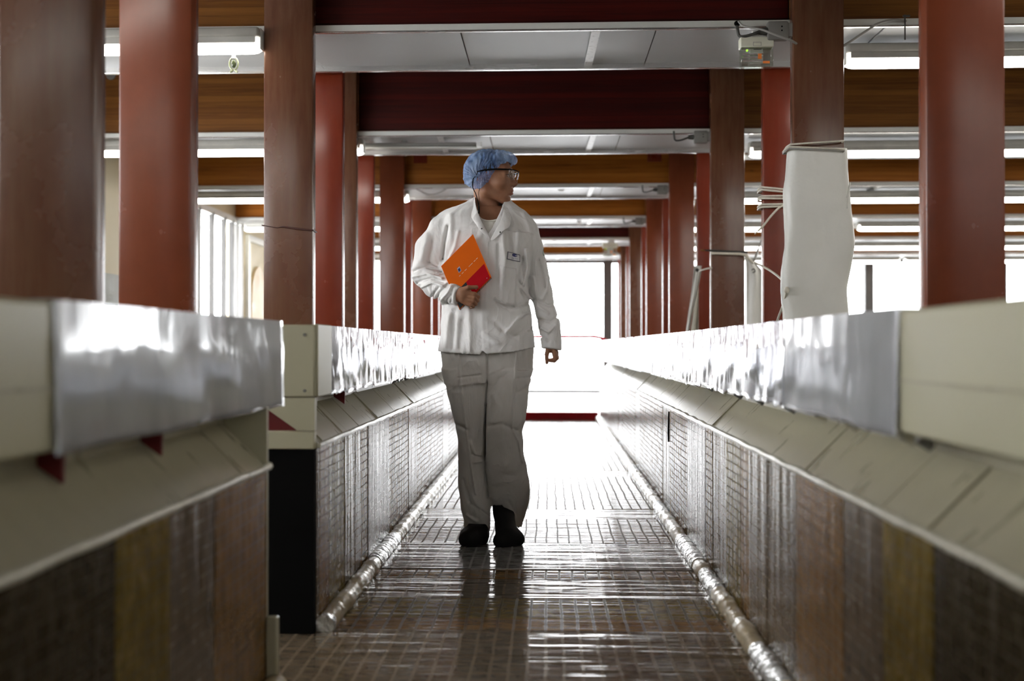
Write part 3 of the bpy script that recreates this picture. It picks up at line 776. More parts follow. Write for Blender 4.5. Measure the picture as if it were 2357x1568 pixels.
def hand_far():
    """left hand hanging, thumb and forefinger making a ring"""
    g = Grid(J(1242, 850, -.13), J(1305, 780, .05), .0015); D = -.05
    g.add(g.cap(J(1271, 792, D), J(1271, 800, D), .024, .0225, .7), 0)
    g.add(g.cap(J(1271, 800, D), J(1279, 812, D), .019, .0135, .8), .012)
    g.add(g.cap(J(1275, 806, D - .010), J(1277, 822, D - .012), .0105, .0095), .006)
    # thumb on the photo's left side, straight down
    g.add(g.cap(J(1262, 804, D - .002), J(1258.5, 816, D - .010), .0125, .0095), .008)
    g.add(g.cap(J(1258.5, 816, D - .010), J(1258.8, 835, D - .010), .0095, .0072), .003)
    # fingers curl from the knuckles back to the thumb
    for i, (dx, dd, r) in enumerate(((0, -.022, .0108), (3, -.004, .0112), (5, .013, .0105), (5.5, .028, .0090))):
        a = J(1276 + dx * .7, 812, D + dd * .6); b = J(1279 + dx * .5, 824, D + dd); c = J(1274 + dx * .4, 829.5, D + dd); e = J(1265 + dx * .2, 829.5, D + dd)
        g.add(g.cap(a, b, r * 1.1, r), .004); g.add(g.cap(b, c, r, r * .95), .003); g.add(g.cap(c, e, r * .95, r * .8), .003)
    return g.mesh('hand_far', 2)
parts = [head, torso_skin(), hand_near(), hand_far()]
bm = bmesh.new()
for me in parts: bm.from_mesh(me)
body_me = bpy.data.meshes.new('body'); bm.to_mesh(body_me); bm.free()
body = link('body', body_me, M_SKIN, person, True)

# features
eye = MB()
for s_ in (1, -1):
    e_ = MB(); e_.sphere(Vector(H(.0965, s_ * .031, -.004)), .0118 * HS, 16, 10); e_.build('eyeball', simple('eye_white', (.45, .38, .34), .3), person, True)
    i_ = MB(); i_.sphere(Vector(H(.1060, s_ * .0325, -.004)), .0038 * HS, 12, 8); i_.build('iris', simple('brown_iris', (.02, .012, .008), .15), person, True)
    MB().tube([H(.1215, s_ * .012, .0225), H(.1195, s_ * .026, .027), H(.107, s_ * .045, .024)], [.0028, .0034, .0018], 8).build('eyebrow', M_HAIR, person, True)
for s_ in (1, -1):
    MB().tube([H(.1125, s_ * .019, -.0005), H(.1130, s_ * .030, .0030), H(.1060, s_ * .045, .0000)], [.0008, .0016, .0010], 6).build('eyelash', M_HAIR, person, True)
    MB().tube([H(.1110, s_ * .020, -.0085), H(.1085, s_ * .032, -.0105), H(.1030, s_ * .044, -.0075)], [.0006, .0011, .0006], 6).build('lower_lid', M_LIP, person, True)
lp = MB()
for a, w_, r_ in ((.1235, -.0665, .0030), (.1215, -.0785, .0036)):
    lp.tube([H(a - .013, -.020, -.0725), H(a - .003, -.010, w_), H(a + .0005, 0, w_ + .0006), H(a - .003, .010, w_), H(a - .013, .020, -.0725)], [.0008, r_, r_, r_, .0008], 8)
lp.build('lips', M_LIP, person, True)

# hair: shell of the skull above the hairline
g = Grid((-.13, -.11, -.10), (.15, .11, .14), .003)
g.add(g.ell((.006, 0, .032), (.0975, .0800, .0890)), 0)
g.add(head_at(g) - .0025, 0)
g.add(g.ell((.092, 0, .078), (.028, .055, .020)), .02)
g.cut(g.cap((.13, 0, -.03), (.13, 0, .03), .050), .01)
low = np.interp(g.x, [-.12, -.085, -.03, .005, .045, .075, .10, .15], [-.05, -.055, -.030, .012, .018, .045, .055, .06])
g.d = np.maximum(g.d, low - g.z)
link('hair', head_to_world(g.mesh('hair', 1)), M_HAIR, person, True)

# hair net
m, nt, b = newmat('blue_net_film'); setb(b, (.22, .42, .80), .35, 0, .6)
f1 = nz(nt, 14, 3, .5, stretch=(2.6, 1.6, .6), dist=.3)
nt.links.new(ramp(nt, f1, [(.35, (.12, .27, .62)), (.62, (.45, .64, .95))]), b.inputs['Base Color'])
b.inputs['Transmission Weight'].default_value = 0
f2 = nz(nt, 22, 2, .5, stretch=(3.0, 2.0, .45), dist=.35)
rdg = math_(nt, 'ABSOLUTE', math_(nt, 'SUBTRACT', f2, .5))
al = math_(nt, 'MAXIMUM', rngmap(nt, f1, .35, .75, .22, .60), rngmap(nt, rdg, .0, .06, .75, .12))
nt.links.new(al, b.inputs['Alpha'])
bump(nt, b, f1, .8, .006)
b.inputs['Subsurface Weight'].default_value = 0
M_NET = m
# a translucent share lets light glow through the film
tr = nt.nodes.new('ShaderNodeBsdfTranslucent'); tr.inputs[0].default_value = (.35, .55, .95, 1)
mx = nt.nodes.new('ShaderNodeMixShader'); mx.inputs[0].default_value = .22
out = [n for n in nt.nodes if n.type == 'OUTPUT_MATERIAL'][0]
nt.links.new(b.outputs[0], mx.inputs[1]); nt.links.new(tr.outputs[0], mx.inputs[2]); nt.links.new(mx.outputs[0], out.inputs[0])

g = Grid((-.14, -.12, -.09), (.17, .12, .15), .0028)
g.add(g.ell((-.002, 0, .034), (.106, .087, .091)), 0)
g.add(head_at(g) - .0055, .01)
g.add(g.ell((-.052, 0, -.010), (.052, .070, .060)), .02)
g.add(g.ell((.075, 0, .078), (.052, .066, .036)), .02)
g.add(g.ell((.112, 0, .078), (.026, .050, .026)), .012)
for s_ in (-1, 1):
    g.add(g.ell((-.004, s_ * .074, -.014), (.024, .014, .040)), .008)
    g.add(g.ell((.05, s_ * .052, .0), (.030, .020, .040)), .015)
th = np.arctan2(g.z + .02, g.x + .01)
pk = np.sin(th * 30 + 3.5 * np.sin(g.y * 45 + 2) + 3.3 * np.sin(th * 5) + g.sines(1.5, 40, 6, 8)) * .0019 + g.sines(.0012, 90, 10, 4, (1, 1, .6))
pk += np.exp(-((g.x - .06)**2 + (g.z - .10)**2) / .03**2) * np.sin(g.x * 240 + g.z * 160) * .0022
g.d = (g.d - pk).astype(np.float32)
net = g.mesh('hairnet', 0)
low = lambda u: float(np.interp(u, [-.12, -.085, -.055, -.03, .005, .035, .065, .09, .11, .125, .15], [-.02, -.035, -.056, -.062, -.062, -.032, .014, .043, .057, .052, .050]))
bm = bmesh.new(); bm.from_mesh(net)
dead = [v for v in bm.verts if v.co.z < low(v.co.x) + .0010 * math.sin(v.co.x * 300)]
bmesh.ops.delete(bm, geom=dead, context='VERTS'); bm.to_mesh(net); bm.free()
link('hair_net', head_to_world(net), M_NET, person, True, label='thin crinkled blue hair net')
# gathered rim of the net
us = np.linspace(-.105, .128, 26); rim = []
for u in us:
    w_ = low(u); v_ = .0885 * math.sqrt(max(.02, 1 - ((u + .0) / .135)**2 - max(0, (w_ - .03) / .12)**2)) if u > -.02 else .083 * math.sqrt(max(.03, 1 - ((u + .01) / .10)**2))
    rim.append((u, v_, w_))
# ---- safety glasses
gl = MB()
gl.tube([H(-.022, .083, -.006), H(-.010, .088, .014), H(.02, .088, .019), (H(.07, .080, .021)), H(.112, .066, .020), H(.128, .055, .020)], [.0022, .0028, .0034, .0038, .0036, .0025], 10)
gl.build('temple', M_BLACK, person, True, label='black temple of the safety glasses')
MB().tube([H(.02, -.085, .019), H(.07, -.078, .021), H(.128, -.055, .020)], [.003, .0035, .0025], 10).build('temple', M_BLACK, person, True)
fr = [H(.128, .055, .020), H(.139, .038, .021), H(.145, .018, .021), H(.1465, 0, .021), H(.145, -.018, .021), H(.139, -.038, .021), H(.128, -.055, .020)]
MB().tube(fr, .0022, 8).build('brow_bar', M_BLACK, person, True)
for s_ in (1, -1):
    mb = MB(); n = 12; rows_ = []
    for i in range(n + 1):
        t = i / n; v = s_ * (.004 + .056 * t); u = .1455 - .0045 * (abs(v) / .02)**1.6 * .45 - (.006 if abs(v) > .05 else 0)
        hlow = -.024 + .020 * abs(t - .45)**1.5 * 2 + (.016 if t < .15 else 0)
        rows_.append([mb.bm.verts.new(H(u - .010 * q * q, v, .020 + (hlow - .020) * q)) for q in (0, .33, .66, 1)])
    for A, B_ in zip(rows_, rows_[1:]):
        for q in range(3): mb.bm.faces.new((A[q], A[q + 1], B_[q + 1], B_[q]))
    o = mb.build('lens', glass('spectacle_lens%d' % s_, (.93, .95, .97), .12), person, True)
    sm = o.modifiers.new('t', 'SOLIDIFY'); sm.thickness = .0012
def Hn(u, v, w): return tuple(float(c) for c in H(u, v, w))
MB().tube(spline([Hn(-.022, .083, -.006), Hn(-.036, .082, -.02), Hn(-.038, .078, -.055), Hn(-.026, .072, -.085), tuple(J(1102, 473, -.09)), tuple(J(1102, 492, -.095))]), [.0022] * 25 + [.0035] * 6, 8).build('glasses_cord', M_BLACK, person, True)
MB().tube(spline([Hn(.002, .080, -.052), Hn(-.012, .074, -.075), tuple(J(1103, 464, -.088)), tuple(J(1102, 476, -.09))]), .0011, 6).build('glasses_cord', M_BLACK, person, True)

# ---- tee shirt
g = Grid(J(1085, 600, -.15), J(1175, 485, .10), .004)
g.add(g.loft([(J(0, y)[2], J(a, y)[0], J(b, y)[0], YP + .0, d) for y, a, b, d in ((595, 1092, 1168, .115), (530, 1090, 1168, .105), (508, 1092, 1166, .092), (492, 1094, 1164, .078))]), 0)
g.cut(g.ell(J(1129, 484, -.09), (.062, .12, .046)), .004)
link('tee_shirt', g.mesh('tee', 2), M_TEE, person, True)
MB().tube(spline([J(1097, 492, -.085), J(1106, 504, -.097), J(1126, 508.5, -.103), J(1148, 504, -.097), J(1160, 492, -.085)]), .0035, 8).build('neckband', M_TEE, person, True)

# ---- jacket
g = Grid(J(925, 830, -.34), J(1310, 440, .26), .0046)
hemz = J(0, 812)[2]
g.add(g.loft([(J(0, y)[2], J(a, y)[0], J(b, y)[0], YP + c, d) for y, a, b, c, d in
    ((822, 1008, 1232, .0, .165), (760, 1013, 1228, .0, .150), (700, 1017, 1217, .0, .142), (650, 1014, 1214, 0, .138), (600, 1008, 1222, .0, .135),
     (560, 1004, 1232, .0, .130), (530, 1004, 1234, .005, .122), (510, 1004, 1226, .01, .112), (495, 1016, 1216, .012, .10), (483, 1040, 1196, .015, .088), (472, 1070, 1180, .018, .074), (462, 1086, 1170, .02, .066))], 2.3), 0)
# upper arm, forearm (photo left, bent across the body)
g.add(g.cap(J(1012, 532, .0), J(990, 575, .0), .052, .060), .045)
g.add(g.cap(J(990, 575, .0), J(980, 628, -.01), .060, .067, 1.05), .04)
g.add(g.cap(J(980, 628, -.01), J(1004, 655, -.07), .066, .060), .025)
g.add(g.cap(J(1004, 655, -.07), J(1054, 681, -.185), .060, .047), .015)
# photo right arm, hanging
g.add(g.cap(J(1207, 535, .0), J(1222, 570, .005), .052, .056), .03)
g.add(g.cap(J(1222, 570, .005), J(1246, 672, .01), .056, .050), .012)
g.add(g.cap(J(1246, 672, .01), J(1263, 745, -.02), .050, .048), .015)
g.add(g.cap(J(1263, 745, -.02), J(1270, 806, -.05), .048, .038), .012)
# cuffs cut square
def plane(a, n):
    n = np.asarray(n, np.float32); n /= np.linalg.norm(n)
    return (g.x - a[0]) * n[0] + (g.y - a[1]) * n[1] + (g.z - a[2]) * n[2]
def near(c, r): return g.ell(c, (r, r, r))
ca = J(1058, 682, -.195); dcut = plane(ca, (.83, -.50, -.20))
reg = near(ca, .075); g.d = np.where(reg < 0, np.maximum(g.d, dcut), g.d)
cb = J(1271, 801, -.05); dcut = plane(cb, (-.12, -.1, -1.0)); reg = near(cb, .075); g.d = np.where(reg < 0, np.maximum(g.d, dcut), g.d)
# folds, drawn where the photo has them
F = g.fold
yA = YP + .0
for p, r, a in (
    ([(1035, 525), (1028, 560), (1022, 600)], .010, -.010), ([(1040, 500), (1044, 560)], .016, .006), ([(1060, 540), (1052, 575), (1040, 600)], .010, .006),
    ([(985, 545), (975, 600)], .016, .006), ([(1000, 560), (992, 610)], .012, -.007),
    ([(950, 628), (985, 618), (1020, 628)], .008, -.010), ([(955, 640), (990, 634), (1025, 645)], .007, .008), ([(962, 652), (1000, 645), (1030, 655)], .006, -.009),
    ([(975, 665), (1005, 655), (1030, 665)], .006, .008), ([(1010, 690), (1028, 672), (1040, 660)], .006, -.008), ([(1020, 700), (1040, 680), (1048, 664)], .006, .007),
    ([(1000, 685), (1018, 668)], .006, -.007), ([(1036, 700), (1048, 684)], .005, -.006), ([(1048, 698), (1052, 672)], .005, -.006),
    ([(990, 605), (1010, 616)], .006, -.007),
    ([(1160, 545), (1166, 600), (1160, 660)], .012, .006), ([(1176, 540), (1182, 600)], .010, -.005), ([(1150, 570), (1150, 640)], .010, -.005), ([(1195, 540), (1190, 600), (1200, 650)], .012, .006),
    ([(1212, 580), (1216, 620), (1208, 660)], .008, .010), ([(1205, 600), (1196, 650), (1204, 690)], .012, -.007),
    ([(1150, 700), (1175, 715), (1212, 700)], .010, -.008), ([(1145, 690), (1165, 705)], .008, .008), ([(1170, 765), (1195, 735), (1215, 722)], .008, .009), ([(1180, 778), (1215, 760), (1230, 757)], .009, -.005),
    ([(1130, 735), (1160, 760), (1190, 780)], .014, -.005), ([(1120, 770), (1150, 790)], .014, .008), ([(1070, 740), (1066, 800)], .018, -.008), ([(1038, 730), (1030, 800)], .016, .007), ([(1050, 720), (1048, 800)], .012, -.005), ([(1085, 710), (1088, 808)], .014, .006),
    ([(1090, 700), (1100, 680)], .008, -.005), ([(1100, 560), (1098, 620)], .012, .004),
    ([(1205, 470 + 25), (1225, 540)], .010, .004), ([(1240, 600), (1256, 660)], .010, -.006), ([(1232, 690), (1262, 705), (1280, 700)], .008, -.008), ([(1236, 705), (1262, 722)], .008, .008),
    ([(1240, 735), (1265, 742), (1284, 730)], .007, -.008), ([(1244, 755), (1262, 765), (1280, 750)], .008, .008), ([(1250, 690), (1260, 670), (1262, 640)], .008, .007), ([(1246, 775), (1262, 785)], .006, -.007), ([(1228, 640), (1238, 700)], .007, .006),
    ([(1190, 655), (1224, 690)], .008, .006)):
    F(p, r * .85, a * 1.55)
# placket step, yoke seam, hem wave
px_ = np.interp(g.z, [J(0, y)[2] for y in (815, 700, 570, 548)], [J(x, 0)[0] for x in (1117, 1108, 1112, 1128)])
front = np.clip((YP - .03 - g.y) / .02, 0, 1)
g.d = (g.d - front * .0045 * np.clip((g.x - px_) / .004, 0, 1) * (g.z < J(0, 545)[2])).astype(np.float32)
g.d = (g.d - front * .004 * np.exp(-((g.x - px_ - .030) / .004)**2) * (g.z < J(0, 560)[2]) * .6).astype(np.float32)
g.d -= g.sines(.0034, 30, 16, 3, (1, 1, .55)); g.d -= g.sines(.0018, 75, 16, 5, (1, 1, .5))
# hem
hx = [J(x, 0)[0] for x in (1000, 1010, 1060, 1110, 1117, 1124, 1180, 1232, 1240)]
hz = [J(0, y)[2] for y in (809, 809, 813, 816, 806, 814, 810, 800, 799)]
hem = np.interp(g.x, hx, hz) + .0008 * np.sin(g.x * 330)
armR = g.x > np.interp(g.z, [J(0, y)[2] for y in (830, 790, 740)], [J(x, 0)[0] for x in (1238, 1237, 1232)])
g.d = np.where(armR, g.d, np.maximum(g.d, hem - g.z))
# hollow the hem and neck, open the V
inner = g.loft([(J(0, y)[2], J(a, y)[0], J(b, y)[0], YP, d) for y, a, b, d in ((840, 1016, 1224, .150), (770, 1022, 1218, .135))], 2.3)
g.cut(inner, .004)
zv = [J(0, y)[2] for y in (550, 540, 520, 500, 480, 455)]
vl = np.interp(g.z, zv, [J(x, 0)[0] for x in (1128, 1123, 1112, 1103, 1096, 1090)]); vr = np.interp(g.z, zv, [J(x, 0)[0] for x in (1128, 1134, 1144, 1153, 1159, 1166)])
vd = np.maximum(np.maximum(vl - g.x, g.x - vr), np.maximum(g.y - (YP - .045 + .09 * (g.z > J(0, 505)[2])), J(0, 549)[2] - g.z))
vd = np.where(g.z > J(0, 549)[2] - .003, vd, 1.0).astype(np.float32)
g.cut(vd, .004)
g.cut(g.ell(J(1127, 462, .01), (.064, .075, .050)), .006)
jacket = link('jacket', g.mesh('jacket', 0), M_JKT, person, True)
def strip(name, rows_, mat, parent, th=.003, **k):
    """cloth band through rows of points"""
    mb = MB(); G = [[mb.bm.verts.new(tuple(float(c) for c in p)) for p in r] for r in rows_]
    for A, B_ in zip(G, G[1:]):
        for q in range(len(A) - 1): mb.bm.faces.new((A[q], A[q+1], B_[q+1], B_[q]))
    o = mb.build(name, mat, parent, True, **k); sm = o.modifiers.new('t', 'SOLIDIFY'); sm.thickness = th; sm.offset = 0
    ss = o.modifiers.new('s', 'SUBSURF'); ss.levels = ss.render_levels = 2
    return o
# collar: standing behind the neck, folding into two short lapels
strip('collar', [[J(1094, 447, .055), J(1086, 462, .05), J(1080, 478, .0)], [J(1093, 452, -.02), J(1087, 468, -.035), J(1078, 486, -.06)],
    [J(1094, 468, -.080), J(1088, 482, -.088), J(1082, 494, -.090)], [J(1101, 493, -.112), J(1094, 503, -.122), J(1088, 508, -.115)],
    [J(1112, 516, -.132), J(1106, 521, -.140), J(1100, 522, -.132)], [J(1124, 538, -.140), J(1121, 543, -.145), J(1101, 526, -.136)], [J(1129, 549, -.140), J(1127, 551, -.144), J(1110, 536, -.142)]], M_JKT, person)
strip('collar', [[J(1094, 447, .055), J(1086, 462, .05), J(1080, 480, .04)], [J(1130, 446, .085), J(1130, 456, .09), J(1130, 468, .09)], [J(1164, 452, .055), J(1170, 462, .05), J(1178, 474, .04)],
    [J(1163, 460, -.01), J(1171, 468, -.03), J(1181, 482, -.05)], [J(1160, 478, -.075), J(1167, 486, -.085), J(1178, 500, -.088)],
    [J(1156, 498, -.108), J(1164, 506, -.116), J(1176, 526, -.122)], [J(1146, 520, -.128), J(1154, 528, -.136), J(1160, 529, -.140)],
    [J(1132, 545, -.140), J(1140, 548, -.145), J(1152, 538, -.143)], [J(1128, 552, -.140), J(1131, 556, -.144), J(1138, 552, -.144)]], M_JKT, person)
from mathutils.bvhtree import BVHTree
_b = {}
def on(px, py, obj=None, off=.002):
    obj = obj or jacket
    if obj.name not in _b:
        me = obj.data; _b[obj.name] = BVHTree.FromPolygons([v.co for v in me.vertices], [p.vertices for p in me.polygons])
    o_ = Vector((0, 0, CAMZ)); d_ = (at(px, py, YP) - o_).normalized()
    loc = _b[obj.name].ray_cast(o_, d_)[0]
    if loc is None: loc = at(px, py, YP - .13)
    return loc - d_ * off
# buttons, badge, pocket, sleeve emblem
for x, y in ((1108.7, 526.5), (1151.2, 534.5)):
    MB().sphere(Vector([float(c) for c in J(x, y, -.1455 if x < 1120 else -.150)]), (.0036, .0022, .0036), 12, 8).build('snap_button', M_DGREY, person, True)
def patch(name, quad, mat, n=6, off=.0012, th=.0012, obj=None, **k):
    (a, b_, c, d_) = quad; rows_ = []
    for i in range(n + 1):
        t = i / n; row = []
        for j in range(n + 1):
            s_ = j / n
            x = (a[0]*(1-s_) + b_[0]*s_)*(1-t) + (d_[0]*(1-s_) + c[0]*s_)*t; y = (a[1]*(1-s_) + b_[1]*s_)*(1-t) + (d_[1]*(1-s_) + c[1]*s_)*t
            row.append(on(x, y, obj, off))
        rows_.append(row)
    mb = MB(); G = [[mb.bm.verts.new(p) for p in r] for r in rows_]
    for A, B_ in zip(G, G[1:]):
        for q in range(len(A) - 1): mb.bm.faces.new((A[q], A[q+1], B_[q+1], B_[q]))
    o = mb.build(name, mat, person, True, **k); sm = o.modifiers.new('t', 'SOLIDIFY'); sm.thickness = th; sm.offset = 0
    return o
patch('chest_pocket', ((1151, 612), (1189, 618), (1186, 708), (1149, 696)), M_JKT, 10, .0018, .003)
M_NAVY = simple('navy_print', (.03, .035, .16), .5)
M_PRINT = simple('dark_grey_print', (.10, .10, .13), .5)
patch('badge_border', ((1168.5, 579), (1197, 586.5), (1197, 603.5), (1167, 597)), M_PRINT, 10, .0036, .0012)
patch('badge', ((1170, 580.7), (1195.8, 587.8), (1195.8, 601.8), (1168.6, 595.6)), simple('badge_white', (.78, .78, .80), .5), 10, .0046, .0012, label='white name badge with a blue oval emblem')
ob = MB(); cv = ob.bm.verts.new(on(1184.8, 587.9, off=.0062)); rv_ = [ob.bm.verts.new(on(1184.8 + 6.0 * math.cos(t), 587.9 + 1.4 * math.cos(t) + 3.5 * math.sin(t), off=.0062)) for t in np.linspace(0, 2 * math.pi, 21)[:-1]]
for q in range(20): ob.bm.faces.new((cv, rv_[q], rv_[(q + 1) % 20]))
ob.build('badge_emblem', M_NAVY, person, True).modifiers.new('t', 'SOLIDIFY').thickness = .0006
for i in range(4): MB().sphere(on(1180.2 + i * 3.1, 587 + i * .7, off=.0070), (.0013, .0004, .0012), 8, 6).build('emblem_letter', M_TAPE, person, True)
for i, (x, wd) in enumerate(((1178.2, .9), (1180.2, .7), (1182.3, .9), (1184.8, .8), (1187.0, .9), (1189.2, .8), (1191.0, .6))):
    p = on(x, 594.2 + (x - 1178) * .16, off=.0062); MB().box(p.x - .0006 * wd * 1.6, p.x + .0006 * wd * 1.6, p.y, p.y + .0005, p.z - .0018, p.z + .0018).build('name_letter', M_PRINT, person)
em = [on(1252.8 + 1.5 * abs(math.sin(t)) * 0 - 2.6 * math.cos(t), 580 + 9.5 * math.sin(t), off=.0022) for t in np.linspace(-1.25, 1.25, 9)]
MB().tube(em, .0014, 6).build('sleeve_emblem', simple('dark_green_print', (.03, .12, .06), .5), person, True)

# ---- trousers
g = Grid(J(985, 1250, -.28), J(1255, 790, .30), .0046)
Z = lambda y: J(0, y)[2]; X = lambda x: J(x, 0)[0]
g.add(g.loft([(Z(y), X(a), X(b), YP + c, d) for y, a, b, c, d in ((880, 1026, 1222, -.01, .125), (850, 1020, 1227, 0, .135), (810, 1016, 1228, 0, .138), (795, 1018, 1226, 0, .135))], 2.2), 0)
g.add(g.loft([(Z(y), X(a), X(b), YP + c, d) for y, a, b, c, d in
    ((1232, 1071, 1132, .02, .075), (1195, 1069, 1133, .02, .085), (1165, 1060, 1134, .01, .09), (1120, 1056, 1128, -.005, .085), (1050, 1058, 1128, -.03, .078), (1000, 1054, 1128, -.04, .080), (960, 1047, 1127, -.035, .088), (900, 1031, 1132, -.02, .105), (850, 1020, 1136, -.0, .115))], 2.1), .02)
g.add(g.loft([(Z(y), X(a), X(b), YP + c, d) for y, a, b, c, d in
    ((1216, 1140, 1200, .10, .075), (1190, 1132, 1208, .08, .09), (1165, 1128, 1214, .06, .095), (1120, 1123, 1217, .01, .092), (1050, 1116, 1209, -.06, .082), (985, 1114, 1203, -.10, .078), (960, 1118, 1211, -.10, .085), (900, 1115, 1217, -.06, .105), (850, 1112, 1227, -.02, .118))], 2.1), .012)
for p, r, a in (([(1126, 815), (1125, 870), (1122, 930)], .006, -.010), ([(1122, 930), (1120, 1000), (1118, 1080), (1124, 1140)], .006, -.012),
    ([(1130, 900), (1150, 870), (1175, 858)], .008, -.003), ([(1126, 860), (1160, 845)], .007, .003), ([(1060, 868), (1110, 862)], .005, -.005), ([(1065, 885), (1105, 875)], .006, .004),
    ([(1190, 815), (1186, 900), (1182, 980), (1196, 1010), (1205, 1060)], .005, .006), ([(1060, 815), (1066, 880), (1075, 960), (1086, 1050), (1098, 1130)], .005, .006),
    ([(1140, 905), (1152, 930), (1140, 965)], .012, .008), ([(1130, 975), (1160, 968), (1190, 985)], .010, -.006), ([(1196, 900), (1212, 890)], .007, -.006), ([(1190, 870), (1222, 868)], .006, -.005),
    ([(1090, 1040), (1118, 1050)], .006, -.006), ([(1095, 1058), (1120, 1056)], .006, .005), ([(1070, 1100), (1085, 1150)], .010, -.007), ([(1085, 1150), (1110, 1170), (1130, 1190)], .008, -.006), ([(1075, 1180), (1100, 1195)], .007, .007),
    ([(1172, 1150), (1186, 1180), (1195, 1200)], .008, -.006), ([(1085, 1010), (1098, 1040)], .008, .005), ([(1055, 975), (1080, 985)], .008, -.006)):
    g.fold(p, r * .9, a * 1.5)
g.d -= g.sines(.0032, 30, 16, 9, (1, 1, .5)); g.d -= g.sines(.0009, 80, 14, 6, (1, 1, .5))
# hitched hem of the trailing leg over the shoe tongue; rounded hem of the other
hemR = np.interp(g.x, [X(v) for v in (1126, 1134, 1157, 1175, 1192, 1202)], [Z(v) for v in (1160, 1157, 1153, 1188, 1213, 1206)])
sel = (g.x > X(1127)) & (g.y < YP + .10) & (g.z < Z(1150)); g.d = np.where(sel, np.maximum(g.d, hemR - g.z), g.d)
hemL = np.interp(g.x, [X(v) for v in (1068, 1085, 1110, 1133)], [Z(v) for v in (1222, 1221, 1225, 1230)])
sel = (g.x < X(1133)) & (g.z < Z(1195)); g.d = np.where(sel, np.maximum(g.d, hemL - g.z), g.d)
trs = link('trousers', g.mesh('trousers', 0), M_TRS, person, True)

# ---- shoes
def shoe(ln, g, prims, sole):
    for p in prims: g.add(p(g), .018)
    g.d = np.maximum(g.d, .004 - g.z)
    s_ = link(ln, g.mesh(ln, 1), M_SHOE, person, True)
# near foot, planted flat, toe towards us and a little outward
def lift(p, z): q = np.array(p); q[2] = z; return q
g = Grid(J(1045, 1275, -.26) * np.array((1, 1, 0)) + np.array((0, 0, -.02)), J(1145, 1190, .14), .0035)
T = lambda px, dy, z: np.array((J(px, 0, dy)[0], YP + dy, z), np.float32)
shoe('shoe', g, [lambda g: g.cap(T(1088, -.155, .036), T(1098, -.06, .045), .044, .050), lambda g: g.cap(T(1074, -.14, .032), T(1078, -.08, .036), .036, .040),
    lambda g: g.cap(T(1101, -.10, .034), T(1106, .04, .045), .048, .044), lambda g: g.cap(T(1097, -.05, .060), T(1103, .02, .115), .040, .044)], None)
g = Grid(J(1118, 1275, -.20) * np.array((1, 1, 0)) + np.array((0, 0, -.02)), J(1215, 1140, .22), .0035)
shoe('shoe', g, [lambda g: g.cap(T(1160, -.155, .030), T(1180, -.10, .040), .036, .040), lambda g: g.cap(T(1150, -.15, .028), T(1191, -.12, .030), .030, .033),
    lambda g: g.cap(T(1166, -.12, .045), T(1160, .0, .125), .050, .046), lambda g: g.cap(T(1160, .0, .125), T(1149, .02, .205), .046, .042)], None)

# ------------------------------------------------------------------ notebook in his hand
nbk = empty('notebook', tuple(float(c) for c in J(1075, 626, -.165)), label='orange spiral notebook with a red corner block held under the arm', cat='notebook')
DN = -.188
tl, tr_, br_, bl_ = [J(*p) for p in ((1088.7, 539, DN + .030), (1134, 638.5, DN + .020), (1058, 713, DN - .004), (1015.4, 612.7, DN + .006))]
# keep it flat: plane through three corners
tr_ = tl + (br_ - bl_)
ex = (tr_ - tl); ey = (bl_ - tl); nn = np.cross(ex, ey); nn /= np.linalg.norm(nn)
if nn[1] > 0: nn = -nn
def NP(s_, t, o=0): return Vector([float(c) for c in (tl + ex * s_ + ey * t + nn * o)])
def slab(name, quad, o0, o1, mat, **k):
    mb = MB(); A = [mb.bm.verts.new(NP(s_, t, o0)) for s_, t in quad]; B_ = [mb.bm.verts.new(NP(s_, t, o1)) for s_, t in quad]
    mb.bm.faces.new(A); mb.bm.faces.new(B_[::-1])
    for i in range(len(quad)): mb.bm.faces.new((A[i], A[(i+1) % len(quad)], B_[(i+1) % len(quad)], B_[i]))
    return mb.build(name, mat, nbk, 30, **k)
sq = [(0, 0), (1, 0), (1, 1), (0, 1)]
M_ORG = simple('orange_card', (.95, .17, .008), .6, var=.03, spec=.15); M_REDC = simple('red_card', (.55, .004, .012), .6, var=.03, spec=.15)
slab('back_cover', sq, -.011, -.0095, M_ORG)
slab('page_block', [(.012, .012), (.985, .008), (.985, .985), (.012, .985)], -.0095, -.0012, M_TAPE)
slab('front_cover', sq, -.0012, 0, M_ORG)
slab('red_block', [(.66, .035), (.985, .035), (.985, .60), (.66, .60)], 0, .0006, M_REDC)
slab('black_block', [(.66, .602), (.985, .602), (.985, .99), (.66, .99)], 0, .0006, simple('charcoal_card', (.015, .014, .016), .4))
for t in (.10, .44, .80): slab('hole_mark', [(.93, t), (.944, t), (.944, t + .018), (.93, t + .018)], .0006, .0011, M_TAPE)
for a, b_ in ((.12, .17), (.19, .24), (.28, .40), (.47, .53), (.56, .62), (.66, .70)): slab('print_line', [(.455, a), (.463, a), (.463, b_), (.455, b_)], 0, .0005, M_TAPE)
slab('sticker', [(.30, .60), (.40, .60), (.40, .675), (.30, .675)], 0, .0007, simple('lilac_label', (.55, .55, .75), .4))
slab('sticker_print', [(.325, .61), (.385, .61), (.385, .665), (.325, .665)], .0007, .0011, M_NAVY)
for i in range(34):
    t = .02 + .96 * i / 33
    c = [NP(1.0 + .022 * math.cos(a), t, -.0055 + .0085 * math.sin(a)) for a in np.linspace(0, 2 * math.pi, 11)]
    MB().tube(c, .0010, 5, cap=False).build('spiral_ring', M_BLACK, nbk)

# ================================================================== FITTINGS AND LOOSE THINGS
def tubeobj(name, pts, r, mat, parent=None, n=5, seg=8, **k):
    return MB().tube(spline(pts, n), r, seg).build(name, mat, parent, True, **k)
